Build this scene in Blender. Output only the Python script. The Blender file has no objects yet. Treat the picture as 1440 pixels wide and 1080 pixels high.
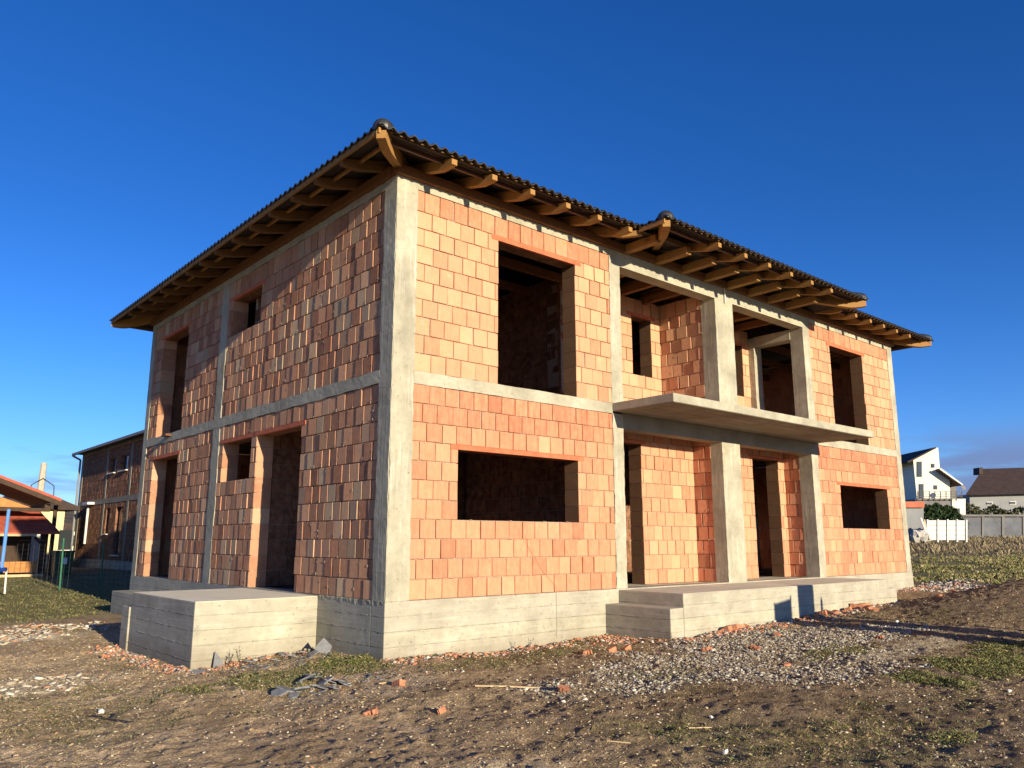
import bpy, math, random
import numpy as np
import bmesh
from mathutils import Vector, Matrix

# ------------------------------------------------------------------ camera, sky, sun, exposure
sc = bpy.context.scene
C = sc.collection
CAM = Vector((-5.3838, -8.5512, 1.4341)); YAW, PITCH, FPX = math.radians(40.9545), math.radians(11.1748), 1119.38
fwd = Vector((math.sin(YAW)*math.cos(PITCH), math.cos(YAW)*math.cos(PITCH), math.sin(PITCH)))
rgt = Vector((math.cos(YAW), -math.sin(YAW), 0)); upv = rgt.cross(fwd)
cam = bpy.data.cameras.new('camera'); camo = bpy.data.objects.new('camera', cam); C.objects.link(camo)
camo.location = CAM
camo.rotation_euler = (math.pi/2+PITCH, 0, -YAW)
cam.sensor_width = 36; cam.lens = 36*FPX/1440; cam.clip_start = .1; cam.clip_end = 6000
sc.camera = camo

DXDY, DZDY = .083, .211
sun_dir = Vector((DXDY, 1, -DZDY)).normalized()          # the way the light travels
SUN_EL = math.asin(-sun_dir.z); SUN_ROT = math.atan2(-sun_dir.x, -sun_dir.y)
sun = bpy.data.lights.new('sun', 'SUN'); sun.energy = 5.0; sun.angle = math.radians(.5); sun.color = (1, .85, .61)
suno = bpy.data.objects.new('sun', sun); C.objects.link(suno); suno.rotation_euler = sun_dir.to_track_quat('-Z', 'Y').to_euler()
sc.view_settings.view_transform = 'Standard'; sc.view_settings.look = 'None'; sc.view_settings.gamma = 1
sc.view_settings.exposure = .74
world = bpy.data.worlds.new('World'); sc.world = world; world.use_nodes = True
wn = world.node_tree; wn.nodes.clear()
def WN(t, **k):
    n = wn.nodes.new(t)
    for a, b in k.items(): setattr(n, a, b)
    return n
sky = WN('ShaderNodeTexSky', sky_type='NISHITA', sun_disc=False, sun_elevation=SUN_EL, sun_rotation=SUN_ROT, air_density=1.0, dust_density=.25, ozone_density=3.2)
hsv = WN('ShaderNodeHueSaturation'); hsv.inputs['Saturation'].default_value = 1.09; hsv.inputs['Value'].default_value = 1.0
tint = WN('ShaderNodeMix', data_type='RGBA', blend_type='MULTIPLY'); tint.inputs[0].default_value = 1; tint.inputs[7].default_value = (.90, 1.20, 2.0, 1)
wn.links.new(sky.outputs[0], tint.inputs[6]); wn.links.new(tint.outputs[2], hsv.inputs['Color'])
tc = WN('ShaderNodeTexCoord'); mp = WN('ShaderNodeMapping'); mp.inputs['Scale'].default_value = (2.2, 2.2, 15)
nz = WN('ShaderNodeTexNoise'); nz.inputs['Scale'].default_value = 1.7; nz.inputs['Detail'].default_value = 7; nz.inputs['Roughness'].default_value = .55
wn.links.new(tc.outputs['Generated'], mp.inputs[0]); wn.links.new(mp.outputs[0], nz.inputs[0])
sx = WN('ShaderNodeSeparateXYZ'); wn.links.new(tc.outputs['Generated'], sx.inputs[0])
band = WN('ShaderNodeMapRange', interpolation_type='SMOOTHSTEP'); band.inputs['From Min'].default_value = .135; band.inputs['From Max'].default_value = .085
wn.links.new(sx.outputs['Z'], band.inputs['Value'])
thr = WN('ShaderNodeMapRange', interpolation_type='SMOOTHSTEP'); thr.inputs['From Min'].default_value = .47; thr.inputs['From Max'].default_value = .62
azr = WN('ShaderNodeMapRange', interpolation_type='SMOOTHSTEP'); azr.inputs['From Min'].default_value = .905; azr.inputs['From Max'].default_value = .955; azr.inputs['To Max'].default_value = .17
wn.links.new(sx.outputs['X'], azr.inputs['Value']); adz = WN('ShaderNodeMath', operation='ADD'); wn.links.new(nz.outputs[0], adz.inputs[0]); wn.links.new(azr.outputs[0], adz.inputs[1]); wn.links.new(adz.outputs[0], thr.inputs['Value'])
mul = WN('ShaderNodeMath', operation='MULTIPLY'); wn.links.new(band.outputs[0], mul.inputs[0]); wn.links.new(thr.outputs[0], mul.inputs[1])
mul2 = WN('ShaderNodeMath', operation='MULTIPLY'); wn.links.new(mul.outputs[0], mul2.inputs[0]); mul2.inputs[1].default_value = .82
mixc = WN('ShaderNodeMix', data_type='RGBA'); hz = WN('ShaderNodeMapRange', interpolation_type='SMOOTHSTEP'); hz.inputs['From Min'].default_value = -.1; hz.inputs['From Max'].default_value = .42; hz.inputs['To Min'].default_value = 1.45; hz.inputs['To Max'].default_value = 1.0
wn.links.new(sx.outputs['Z'], hz.inputs['Value']); vmul = WN('ShaderNodeVectorMath', operation='SCALE'); wn.links.new(hsv.outputs[0], vmul.inputs[0]); wn.links.new(hz.outputs[0], vmul.inputs['Scale'])
wn.links.new(mul2.outputs[0], mixc.inputs[0]); wn.links.new(vmul.outputs[0], mixc.inputs[6]); mixc.inputs[7].default_value = (2.3, 3.0, 5.8, 1)
bg = WN('ShaderNodeBackground'); bg.inputs['Strength'].default_value = .050
wo = WN('ShaderNodeOutputWorld'); wn.links.new(mixc.outputs[2], bg.inputs[0]); wn.links.new(bg.outputs[0], wo.inputs[0])

rnd = random.Random(7); nr = np.random.default_rng(7)
def ray(u, v):
    return fwd + rgt*((u-720)/FPX) - upv*((v-540)/FPX)
def at_z(u, v, z): d = ray(u, v); return CAM + d*((z-CAM.z)/d.z)
def at_y(u, v, y): d = ray(u, v); return CAM + d*((y-CAM.y)/d.y)
HF = Vector((math.sin(YAW), math.cos(YAW), 0))
def at_d(u, v, D): d = ray(u, v); return CAM + d*(D/d.dot(HF))

# ------------------------------------------------------------------ mesh helpers
class MB:
    def __init__(s): s.v = []; s.f = []; s.c = []; s.mi = []
    def poly(s, pts, faces, col=(.5, .5, .5), mi=0):
        b = len(s.v); s.v += [tuple(p) for p in pts]
        for f in faces: s.f.append([b+i for i in f]); s.c.append(col); s.mi.append(mi)
    def box(s, x0, x1, y0, y1, z0, z1, col=(.5, .5, .5), mi=0):
        if x0 > x1: x0, x1 = x1, x0
        if y0 > y1: y0, y1 = y1, y0
        p = [(x0,y0,z0),(x1,y0,z0),(x1,y1,z0),(x0,y1,z0),(x0,y0,z1),(x1,y0,z1),(x1,y1,z1),(x0,y1,z1)]
        s.poly(p, [(0,3,2,1),(4,5,6,7),(0,1,5,4),(1,2,6,5),(2,3,7,6),(3,0,4,7)], col, mi)
    def prism(s, a, b, col=(.5,.5,.5), mi=0):          # two matching loops
        n = len(a)
        s.poly(list(a)+list(b), [tuple(range(n))[::-1], tuple(range(n, 2*n))]+[(i, (i+1) % n, n+(i+1) % n, n+i) for i in range(n)], col, mi)
    def extrude(s, loop, d, col=(.5,.5,.5), mi=0):
        d = Vector(d); a = [Vector(p) for p in loop]; s.prism(a, [p+d for p in a], col, mi)
    def tube(s, a, b, r0, r1=None, n=10, col=(.5,.5,.5), mi=0):
        r1 = r0 if r1 is None else r1
        a, b = Vector(a), Vector(b); d = (b-a).normalized()
        e = d.cross(Vector((0,0,1)) if abs(d.z) < .9 else Vector((1,0,0))).normalized(); g = d.cross(e)
        L = lambda c, r: [c+e*(r*math.cos(2*math.pi*i/n))+g*(r*math.sin(2*math.pi*i/n)) for i in range(n)]
        s.prism(L(a, r0), L(b, r1), col, mi)
    def path(s, pts, r, n=6):
        for a, b in zip(pts[:-1], pts[1:]): s.tube(a, b, r, r, n)
    def build(s, name, mat, parent=None, smooth=False, bevel=0):
        m = bpy.data.meshes.new(name); m.from_pydata(s.v, [], s.f)
        ca = m.color_attributes.new('Col', 'FLOAT_COLOR', 'CORNER')
        ln = np.array([len(f) for f in s.f]); cc = np.ones((len(s.f), 4), 'f'); cc[:, :3] = np.array(s.c, 'f')
        ca.data.foreach_set('color', np.repeat(cc, ln, axis=0).ravel())
        for q in (mat if isinstance(mat, (list, tuple)) else [mat]): m.materials.append(q)
        m.polygons.foreach_set('material_index', np.array(s.mi, 'i'))
        if smooth: m.polygons.foreach_set('use_smooth', np.ones(len(s.f), bool))
        m.update()
        o = bpy.data.objects.new(name, m); C.objects.link(o)
        if parent: o.parent = parent
        if bevel:
            b = o.modifiers.new('bevel', 'BEVEL'); b.width = bevel; b.segments = 2; b.limit_method = 'ANGLE'; b.angle_limit = math.radians(40)
        return o
def npmesh(name, V, F, mat, parent=None, smooth=False, col=None, corner=False):
    m = bpy.data.meshes.new(name); k = F.shape[1]
    m.vertices.add(len(V)); m.vertices.foreach_set('co', np.asarray(V, 'f').ravel())
    m.loops.add(F.size); m.loops.foreach_set('vertex_index', F.astype('i').ravel())
    m.polygons.add(len(F)); m.polygons.foreach_set('loop_start', np.arange(0, F.size, k, dtype='i')); m.polygons.foreach_set('loop_total', np.full(len(F), k, 'i'))
    if smooth: m.polygons.foreach_set('use_smooth', np.ones(len(F), bool))
    m.update(calc_edges=True)
    if col is not None:
        ca = m.color_attributes.new('Col', 'FLOAT_COLOR', 'POINT'); cc = np.ones((len(V), 4), 'f'); cc[:, :3] = col
        ca.data.foreach_set('color', cc.ravel())
    m.materials.append(mat)
    o = bpy.data.objects.new(name, m); C.objects.link(o)
    if parent: o.parent = parent
    return o
def tag(o, label=None, cat=None, group=None, kind=None):
    if label: o['label'] = label
    if cat: o['category'] = cat
    if group: o['group'] = group
    if kind: o['kind'] = kind
    return o
def empty(name, loc, label, cat, group=None):
    o = bpy.data.objects.new(name, None); C.objects.link(o); o.location = loc; o.empty_display_size = .3
    return tag(o, label, cat, group)
def under(o, root):                                        # parent, keeping world placement (roots only translate)
    o.parent = root; o.location = o.location - root.location
    return o
# value noise in numpy
_L = nr.random((256, 256))
def vn(x, y):
    xi = np.floor(x).astype(int); yi = np.floor(y).astype(int); fx = x-xi; fy = y-yi
    fx = fx*fx*(3-2*fx); fy = fy*fy*(3-2*fy)
    g = lambda a, b: _L[a % 256, b % 256]
    return (g(xi, yi)*(1-fx)+g(xi+1, yi)*fx)*(1-fy)+(g(xi, yi+1)*(1-fx)+g(xi+1, yi+1)*fx)*fy
def fbm(x, y, o=4, r=.5):
    s = 0; a = 1; t = 0
    for i in range(o):
        s = s+a*vn(x*2**i+17.3*i, y*2**i+5.1*i); t += a; a *= r
    return s/t
def ss(a, b, x): t = np.clip((x-a)/(b-a), 0, 1); return t*t*(3-2*t)

# ------------------------------------------------------------------ materials
class Mt:
    def __init__(s, name, rough=.85, spec=.3):
        s.m = bpy.data.materials.new(name); s.m.use_nodes = True; s.t = s.m.node_tree; s.p = s.t.nodes['Principled BSDF']
        s.p.inputs['Roughness'].default_value = rough; s.p.inputs['Specular IOR Level'].default_value = spec
        s.co = s.N('ShaderNodeTexCoord').outputs['Object']
    def N(s, t, **k):
        n = s.t.nodes.new(t)
        for a, b in k.items(): setattr(n, a, b)
        return n
    def lk(s, a, b): s.t.links.new(a, b)
    def noise(s, scale, detail=4, rough=.55, stretch=None, co=None):
        n = s.N('ShaderNodeTexNoise'); n.inputs['Scale'].default_value = scale; n.inputs['Detail'].default_value = detail; n.inputs['Roughness'].default_value = rough
        c = co or s.co
        if stretch:
            mp_ = s.N('ShaderNodeMapping'); mp_.inputs['Scale'].default_value = stretch; s.lk(c, mp_.inputs[0]); c = mp_.outputs[0]
        s.lk(c, n.inputs[0]); return n.outputs[0]
    def ramp(s, f, stops):
        r = s.N('ShaderNodeValToRGB'); e = r.color_ramp.elements
        while len(e) < len(stops): e.new(.5)
        for q, (p, c) in zip(e, stops): q.position = p; q.color = (*c, 1) if len(c) == 3 else c
        s.lk(f, r.inputs[0]); return r.outputs[0]
    def rng(s, f, a, b, c=0, d=1):
        r = s.N('ShaderNodeMapRange'); 
        for k, q in zip(('From Min','From Max','To Min','To Max'), (a, b, c, d)): r.inputs[k].default_value = q
        s.lk(f, r.inputs['Value']); return r.outputs[0]
    def mix(s, f, a, b, mode='MIX'):
        n = s.N('ShaderNodeMix', data_type='RGBA', blend_type=mode)
        for q, i in ((f, 0), (a, 6), (b, 7)):
            if isinstance(q, (int, float)): n.inputs[i].default_value = q
            elif isinstance(q, tuple): n.inputs[i].default_value = (*q, 1)
            else: s.lk(q, n.inputs[i])
        return n.outputs[2]
    def math(s, op, a, b=None):
        n = s.N('ShaderNodeMath', operation=op)
        for i, q in enumerate((a, b)):
            if q is None: continue
            if isinstance(q, (int, float)): n.inputs[i].default_value = q
            else: s.lk(q, n.inputs[i])
        return n.outputs[0]
    def attr(s):
        a = s.N('ShaderNodeAttribute', attribute_name='Col'); x = s.N('ShaderNodeSeparateColor'); s.lk(a.outputs['Color'], x.inputs[0]); return a.outputs['Color'], x.outputs
    def sep(s):
        x = s.N('ShaderNodeSeparateXYZ'); s.lk(s.co, x.inputs[0]); return x.outputs
    def out(s, col, bump=None, dist=.01, strength=1.0):
        if isinstance(col, tuple): s.p.inputs['Base Color'].default_value = (*col, 1)
        else: s.lk(col, s.p.inputs['Base Color'])
        if bump is not None:
            b = s.N('ShaderNodeBump'); b.inputs['Distance'].default_value = dist; b.inputs['Strength'].default_value = strength
            s.lk(bump, b.inputs['Height']); s.lk(b.outputs[0], s.p.inputs['Normal'])
        return s.m
def brick_mat(name, stops, ribs=0):
    k = Mt(name, .9, .15); col, x = k.attr()
    base = k.ramp(x[0], stops)
    n4 = k.noise(5, 5, .65, (4,4,.8)); base = k.mix(k.rng(n4, .42, .72, 0, .36), base, (.64,.40,.25)) if '_' not in name[5:] or name == 'clay_block' else base
    n1 = k.noise(9, 4, .6); base = k.mix(k.rng(n1, .35, .75, 0, .38), base, (.62, .36, .20))
    n2 = k.noise(2.3, 5, .65); base = k.mix(k.rng(n2, .52, .78, 0, .35), base, (.30, .17, .10))
    n3 = k.noise(5, 5, .7); base = k.mix(k.rng(n3, .62, .74, 0, .30), base, (.62, .55, .46))   # mortar smears
    base = k.mix(1.0, base, k.ramp(x[1], [(0, (.72,.72,.72)), (1, (1.12,1.12,1.12))]), 'MULTIPLY')
    s = k.sep(); a = k.math('ADD', s[0], s[1]); w = k.math('SINE', k.math('MULTIPLY', a, 420.0))
    if ribs: base = k.mix(k.rng(w, -.2, .9, .65, 0), base, (.07,.035,.018)); base = k.mix(.45, base, (.16,.085,.04))
    h = k.math('ADD', k.math('MULTIPLY', w, .25+2*ribs), k.noise(60, 3, .6)); h = k.math('ADD', h, k.math('MULTIPLY', k.noise(14, 3), 2.0))
    return k.out(base, h, .004, .8)
M = {}
M['brick'] = brick_mat('clay_block', [(0, (.46,.155,.088)), (.35, (.52,.212,.122)), (.7, (.56,.28,.165)), (1, (.59,.345,.205))])
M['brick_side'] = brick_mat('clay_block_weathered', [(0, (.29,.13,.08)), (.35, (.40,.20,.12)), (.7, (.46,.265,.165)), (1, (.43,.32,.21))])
M['brick_jamb'] = brick_mat('clay_block_ribbed_end', [(0, (.26,.10,.05)), (.5, (.34,.16,.085)), (1, (.38,.21,.11))], 1)
M['brick_shaded'] = brick_mat('clay_block_inside', [(0, (.12,.05,.03)), (.5, (.17,.075,.045)), (1, (.20,.10,.06))])  # darker block copy; shade of rooms, lintels and neighbour put into the colour
k = Mt('mortar', .95, .1); M['mortar'] = k.out(k.ramp(k.noise(30, 4), [(.3, (.26,.20,.15)), (.7, (.42,.35,.27))]), k.noise(80, 3), .006)
def concrete(name, board=0, streak=0, base=((.22,.205,.155), (.37,.35,.265), (.49,.465,.36))):
    k = Mt(name, .9, .2)
    n = k.noise(1.6, 6, .62); c = k.ramp(n, [(.25, base[0]), (.5, base[1]), (.75, base[2])])
    n2 = k.noise(11, 5, .6); c = k.mix(k.rng(n2, .45, .75, 0, .5), c, (.25,.235,.19)); n5 = k.noise(4.2, 6, .7); c = k.mix(k.rng(n5, .5, .72, 0, .45), c, (.27,.26,.21))
    h = k.math('MULTIPLY', k.noise(45, 4, .6), .5)
    sp = k.noise(26, 2, .5); pit = k.rng(sp, .68, .73, 0, 1); c = k.mix(k.math('MULTIPLY', pit, .5), c, (.13,.12,.10)); h = k.math('SUBTRACT', h, k.math('MULTIPLY', pit, .8))
    if board:
        s = k.sep(); zz = k.math('ADD', k.math('MULTIPLY', s[2], board), k.math('MULTIPLY', k.noise(.8, 2), .03))
        fr = k.math('FRACT', zz); e = k.math('ABSOLUTE', k.math('SUBTRACT', fr, .5)); ln = k.rng(e, .455, .49, 0, 1)
        fl = k.math('FLOOR', zz); wn_ = k.N('ShaderNodeTexWhiteNoise', noise_dimensions='1D'); k.lk(fl, wn_.inputs['W'])
        c = k.mix(k.rng(wn_.outputs[0], 0, 1, 0, .3), c, (.33,.31,.27))
        ln2 = k.math('MULTIPLY', ln, k.rng(k.noise(6, 4), .35, .6, 0, 1)); c = k.mix(k.math('MULTIPLY', ln2, .3), c, (.20,.19,.17))
        h = k.math('ADD', h, k.math('MULTIPLY', ln2, .9)); h = k.math('ADD', h, k.math('MULTIPLY', wn_.outputs[0], 1.2))
        g = k.noise(3, 5, .6, (.5,.5,9)); c = k.mix(k.rng(g, .5, .75, 0, .3), c, (.60,.57,.48)); h = k.math('ADD', h, k.math('MULTIPLY', g, .7))
    if board:
        dz = k.math('ADD', k.sep()[2], k.math('MULTIPLY', k.noise(2.2, 5, .7), .55)); c = k.mix(k.rng(dz, .22, .48, .55, 0), c, (.20,.165,.115))
    if streak:
        g = k.noise(5, 5, .65, (3.5,3.5,.22)); c = k.mix(k.rng(g, .55, .7, 0, .45), c, (.66,.64,.57)); h = k.math('ADD', h, g)
        g2 = k.noise(3, 4, .65, (2.5,2.5,.4)); c = k.mix(k.rng(g2, .55, .72, 0, .5), c, (.24,.23,.2))
    return k.out(c, h, .006, .9)
M['conc'] = concrete('raw_concrete')
M['conc_board'] = concrete('board_marked_concrete', board=5.6)
M['conc_col'] = concrete('streaked_concrete', streak=1)
M['conc_shaded'] = concrete('shaded_concrete', base=((.16,.14,.105),(.25,.225,.175),(.33,.30,.24)))  # darker concrete copy; shade under slabs and on the neighbour painted in
k = Mt('floor_concrete', .9, .2); c = k.ramp(k.noise(1.3, 6, .65), [(.3, (.50,.45,.34)), (.7, (.70,.64,.50))]); c = k.mix(k.rng(k.noise(25, 4), .55, .75, 0, .4), c, (.25,.22,.18)); M['floor_sunlit'] = None; M['floor'] = k.out(c, k.noise(35, 4), .006)
k = Mt('sunlit_concrete', .9, .2); M['floor_sunlit'] = k.out(k.ramp(k.noise(2, 6, .65), [(.3, (.76,.68,.50)), (.7, (.88,.82,.64))]), k.noise(40, 4), .006)  # sunlit brightness of the landing top put into the colour
k = Mt('inner_floor_shaded', .95, .1); M['inner_floor_shaded'] = k.out(k.ramp(k.noise(3, 5), [(.3, (.07,.06,.05)), (.7, (.12,.105,.085))]), k.noise(30, 3), .005)  # near-black floor; indoor darkness put into the colour
k = Mt('lintel_clay', .85); M['lintel'] = k.out(k.ramp(k.noise(7, 4), [(.3, (.40,.105,.05)), (.7, (.56,.17,.08))]), k.noise(40, 3), .003)
def wood(name, a, b, d, st=(1,1,1)):
    k = Mt(name, .75, .25); g = k.noise(6, 5, .6, st); c = k.ramp(g, [(.25, a), (.5, b), (.8, d)])
    kn = k.noise(3.2, 2, .4); c = k.mix(k.rng(kn, .68, .76, 0, .55), c, tuple(q*.4 for q in a)); return k.out(c, g, .003, .6)
M['wood_y'] = wood('pine_y', (.20,.095,.028), (.31,.165,.05), (.45,.27,.09), (22,1.2,22))
M['wood_x_shaded'] = wood('pine_x_shaded', (.10,.050,.018), (.165,.085,.030), (.24,.14,.055), (1.2,22,22))  # darkened pine copy; eave shade put into the colour
M['wood_plate'] = wood('plate_wood', (.11,.045,.016), (.17,.075,.028), (.23,.11,.045), (2,2,22))
k = Mt('tile', .42, .45); M['tile'] = k.out(k.ramp(k.noise(7, 5), [(.3, (.016,.017,.016)), (.7, (.040,.040,.036))]), k.noise(60, 3), .002)
k = Mt('underlay', .8); M['underlay'] = k.out((.035,.028,.024))
k = Mt('drip_metal', .45, .5); M['drip'] = k.out((.075,.030,.018))
k = Mt('white_pipe', .5); M['pipe'] = k.out((.62,.62,.60))
k = Mt('wire', .6); M['wire'] = k.out((.05,.04,.03))

# ------------------------------------------------------------------ ground
def mound(x, y):
    # spoil heap on the right, two lobes
    a = 1-np.sqrt(((x-11.3)/3.3)**2+((y+3.45)/2.1)**2); b = 1-np.sqrt(((x-13.2)/3.8)**2+((y+5.6)/2.6)**2)
    return np.maximum(np.maximum(a, 0)*.52, np.maximum(0, b)*.75)
def G0(x, y):
    x = np.asarray(x, float); y = np.asarray(y, float)
    z = .022*np.clip(x, -8, 70)+.00012*np.clip(x-12, 0, 60)**2 - .06*ss(0, 1.6, -x)*ss(30, 8, y)
    return z+mound(x, y)
def G(x, y):
    x = np.asarray(x, float); y = np.asarray(y, float)
    r = np.hypot(x+5, y+8); n = ss(60, 15, r)
    z = G0(x, y)+n*((fbm(x*.55, y*.55, 3)-.5)*.14+(fbm(x*2.1+9, y*2.1, 3)-.5)*.035+(fbm(x*7+3, y*7, 3, .65)-.5)*.045)
    z = z+n*np.maximum(0, fbm(x*15, y*15, 2, .7)-.52)*.07-n*.018*np.exp(-((np.mod(y*.9+.35*x+.25*np.sin(x), 2.6)-1.3)/.13)**2)*ss(.45, .6, fbm(x*.4, y*.4+9, 2))
    # rut and tyre prints in front
    return z
def gz(x, y): return float(G(np.array([x]), np.array([y]))[0])
def spot(x, y, cx, cy, rx, ry, nse=.9, f=2.2):
    d = np.sqrt(((x-cx)/rx)**2+((y-cy)/ry)**2)+(fbm(x*f+cx, y*f, 3)-.5)*2*nse
    return ss(1.1, .7, d)
def grass_mask(x, y):
    m = spot(x, y, -.9, .1, 1.3, .6)*.7
    m = np.maximum(m, spot(x, y, -.2, .2, .7, .5))
    m = np.maximum(m, spot(x, y, 4.9, -5.0, 1.9, .6))
    m = np.maximum(m, spot(x, y, 4.2, -3.4, .9, .4)*.5)
    m = np.maximum(m, spot(x, y, 1.6, -.95, 1.6, .4)*.3)
    m = np.maximum(m, spot(x, y, 1.2, -5.6, 1.4, .6)*.3)
    m = np.maximum(m, spot(x, y, -3.5, 0, 1.5, 1.2)*.25)
    m = np.maximum(m, spot(x, y, 24, 2, 9, 3.0)*.95)
    m = np.maximum(m, ss(8.5, 11, y)*ss(6.0, 0, x))
    m = np.maximum(m, ss(15.0, 17, x)*ss(-8, 2, y)*.45)
    m = np.maximum(m, ss(34, 44, x)*.8)
    m = np.maximum(m, (fbm(x*.7+40, y*.7, 4)-.52)*2.2*.6)
    return np.clip(m, 0, 1)
def gravel_mask(x, y):
    m = spot(x, y, 4.6, -2.3, 2.3, .8, .7)*.55
    m = np.maximum(m, spot(x, y, 6.0, -2.9, 1.5, .6, .7)*.6)
    m = np.maximum(m, spot(x, y, 2.2, -2.9, 2.0, .9, .7)*.35)
    m = np.maximum(m, spot(x, y, 3.2, -3.9, 1.6, .7, .7)*.3)
    m = np.maximum(m, spot(x, y, -.9, -1.2, .9, .35, .6)*.6)
    m = np.maximum(m, spot(x, y, 15.8, -.4, 1.6, .7)*.6)
    return np.clip(m, 0, 1)
def white_mask(x, y):
    m = spot(x, y, -3.4, 6.6, 1.6, .55, .35)
    m = np.maximum(m, spot(x, y, -3.3, 1.9, .9, .5, .6)*.6)
    m = np.maximum(m, spot(x, y, 5.3, -3.9, 1.2, .35, .7)*.55)
    m = np.maximum(m, spot(x, y, -2.2, -4.4, .8, .5, .7)*.45)
    return np.clip(m, 0, 1)
def axis(lo, hi, st, far0, far1):
    a = list(np.arange(lo, hi, st)); s = st
    while a[-1] < far1: s *= 1.13; a.append(a[-1]+s)
    s = st
    while a[0] > far0: s *= 1.13; a.insert(0, a[0]-s)
    return np.array(a)
gx = axis(-6.5, 13, .034, -600, 1500); gy = axis(-7, 4.5, .036, -300, 1500)
X, Y = np.meshgrid(gx, gy, indexing='ij'); Z = G(X, Y)
nx, ny = X.shape
ii = (np.arange(nx-1)[:, None]*ny+np.arange(ny-1)[None]).ravel()
F = np.stack([ii, ii+ny, ii+ny+1, ii+1], 1)
dirt = fbm(X*.8, Y*.8, 5, .6)[..., None]; d2 = fbm(X*4+7, Y*4, 4, .6)[..., None]; d3 = fbm(X*18, Y*18, 3, .6)[..., None]
colr = np.array([.185,.125,.070])*(1-dirt)+np.array([.47,.36,.225])*dirt
colr = colr*(.62+.76*d2)*(.70+.6*d3)*(.95+.75*ss(1.5, -3.2, X)[..., None])
gm = grass_mask(X, Y)[..., None]; colr = colr*(1-.75*gm)+np.array([.15,.15,.045])*(.6+.9*d3)*.75*gm
vm = gravel_mask(X, Y)[..., None]; colr = colr*(1-.5*vm)+np.array([.46,.41,.33])*.5*vm*(.6+.8*d3)
wm = white_mask(X, Y)[..., None]; wmm = wm*ss(.38, .55, d3*.6+d2*.4+.08); colr = colr*(1-.9*wmm)+np.array([.74,.66,.48])*.9*wmm
mo = ss(.02, .12, mound(X, Y))[..., None]; colr = colr*(1-.7*mo)+np.array([.22,.165,.11])*.7*mo
rb = (ss(-.9, -.1, Y)*ss(.6, -.05, Y)*ss(-.3, .3, X)*ss(4.2, 3.6, X)*ss(.45, .6, fbm(X*3, Y*3, 3)))[..., None]; colr = colr*(1-.5*rb)+np.array([.40,.17,.09])*.5*rb
stp = spot(X, Y, -3.6, 6.5, 2.1, .42, .18)[..., None]; colr = colr*(1-stp)+np.array([.84,.76,.56])*(.80+.35*d3)*stp
k = Mt('ground_soil', .95, .1); cc, _ = k.attr(); n = k.noise(42, 7, .78); n2 = k.noise(8, 5, .65)
c = k.mix(1.0, cc, k.ramp(n, [(.32, (.42,.39,.34)), (.5, (1,1,1)), (.70, (1.65,1.62,1.5))]), 'MULTIPLY')
c = k.mix(1.0, c, k.ramp(n2, [(.3, (.78,.76,.74)), (.7, (1.2,1.2,1.2))]), 'MULTIPLY')
c = k.mix(k.rng(k.noise(38, 3, .5), .66, .72, 0, .55), c, (.50,.44,.34))
M['ground'] = k.out(c, k.math('ADD', n, k.math('ADD', k.math('MULTIPLY', n2, 1.0), k.math('MULTIPLY', k.noise(18, 4, .7), 1.6))), .035, 1.0)
g = npmesh('ground', np.stack([X, Y, Z], -1).reshape(-1, 3), F, M['ground'], smooth=True, col=colr.reshape(-1, 3)); tag(g, kind='structure')

# distant hills behind on the left
hx = np.linspace(-700, 900, 120)
hm = MB()
top = [(x, 1000+60*math.sin(x*.004), 22+30*float(fbm(np.array([x*.006+3]), np.array([2.]), 4)[0])) for x in hx]
for a, b in zip(top[:-1], top[1:]):
    hm.poly([(a[0], a[1]-250, -2), (b[0], b[1]-250, -2), b, a, (b[0], b[1]+200, -2), (a[0], a[1]+200, -2)], [(0,1,2,3), (3,2,4,5)])
k = Mt('hill_scrub', .95, .1); M['hill'] = k.out(k.ramp(k.noise(.05, 6, .7), [(.35, (.06,.05,.04)), (.65, (.15,.12,.085))]))
tag(hm.build('hills', M['hill']), kind='structure')

# ------------------------------------------------------------------ brick house under construction
P, RB, RT = .712, 3.462, 3.634
W, L, ZT = 14.784, 10.224, 6.285
house = empty('brick_house', (0, 0, 0), 'unfinished two-storey house of orange clay blocks with bare concrete columns and dark tiled roof', 'house')
H = lambda mb, name, mat, **kw: mb.build(name, M[mat] if isinstance(mat, str) else mat, house, **kw)

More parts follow.
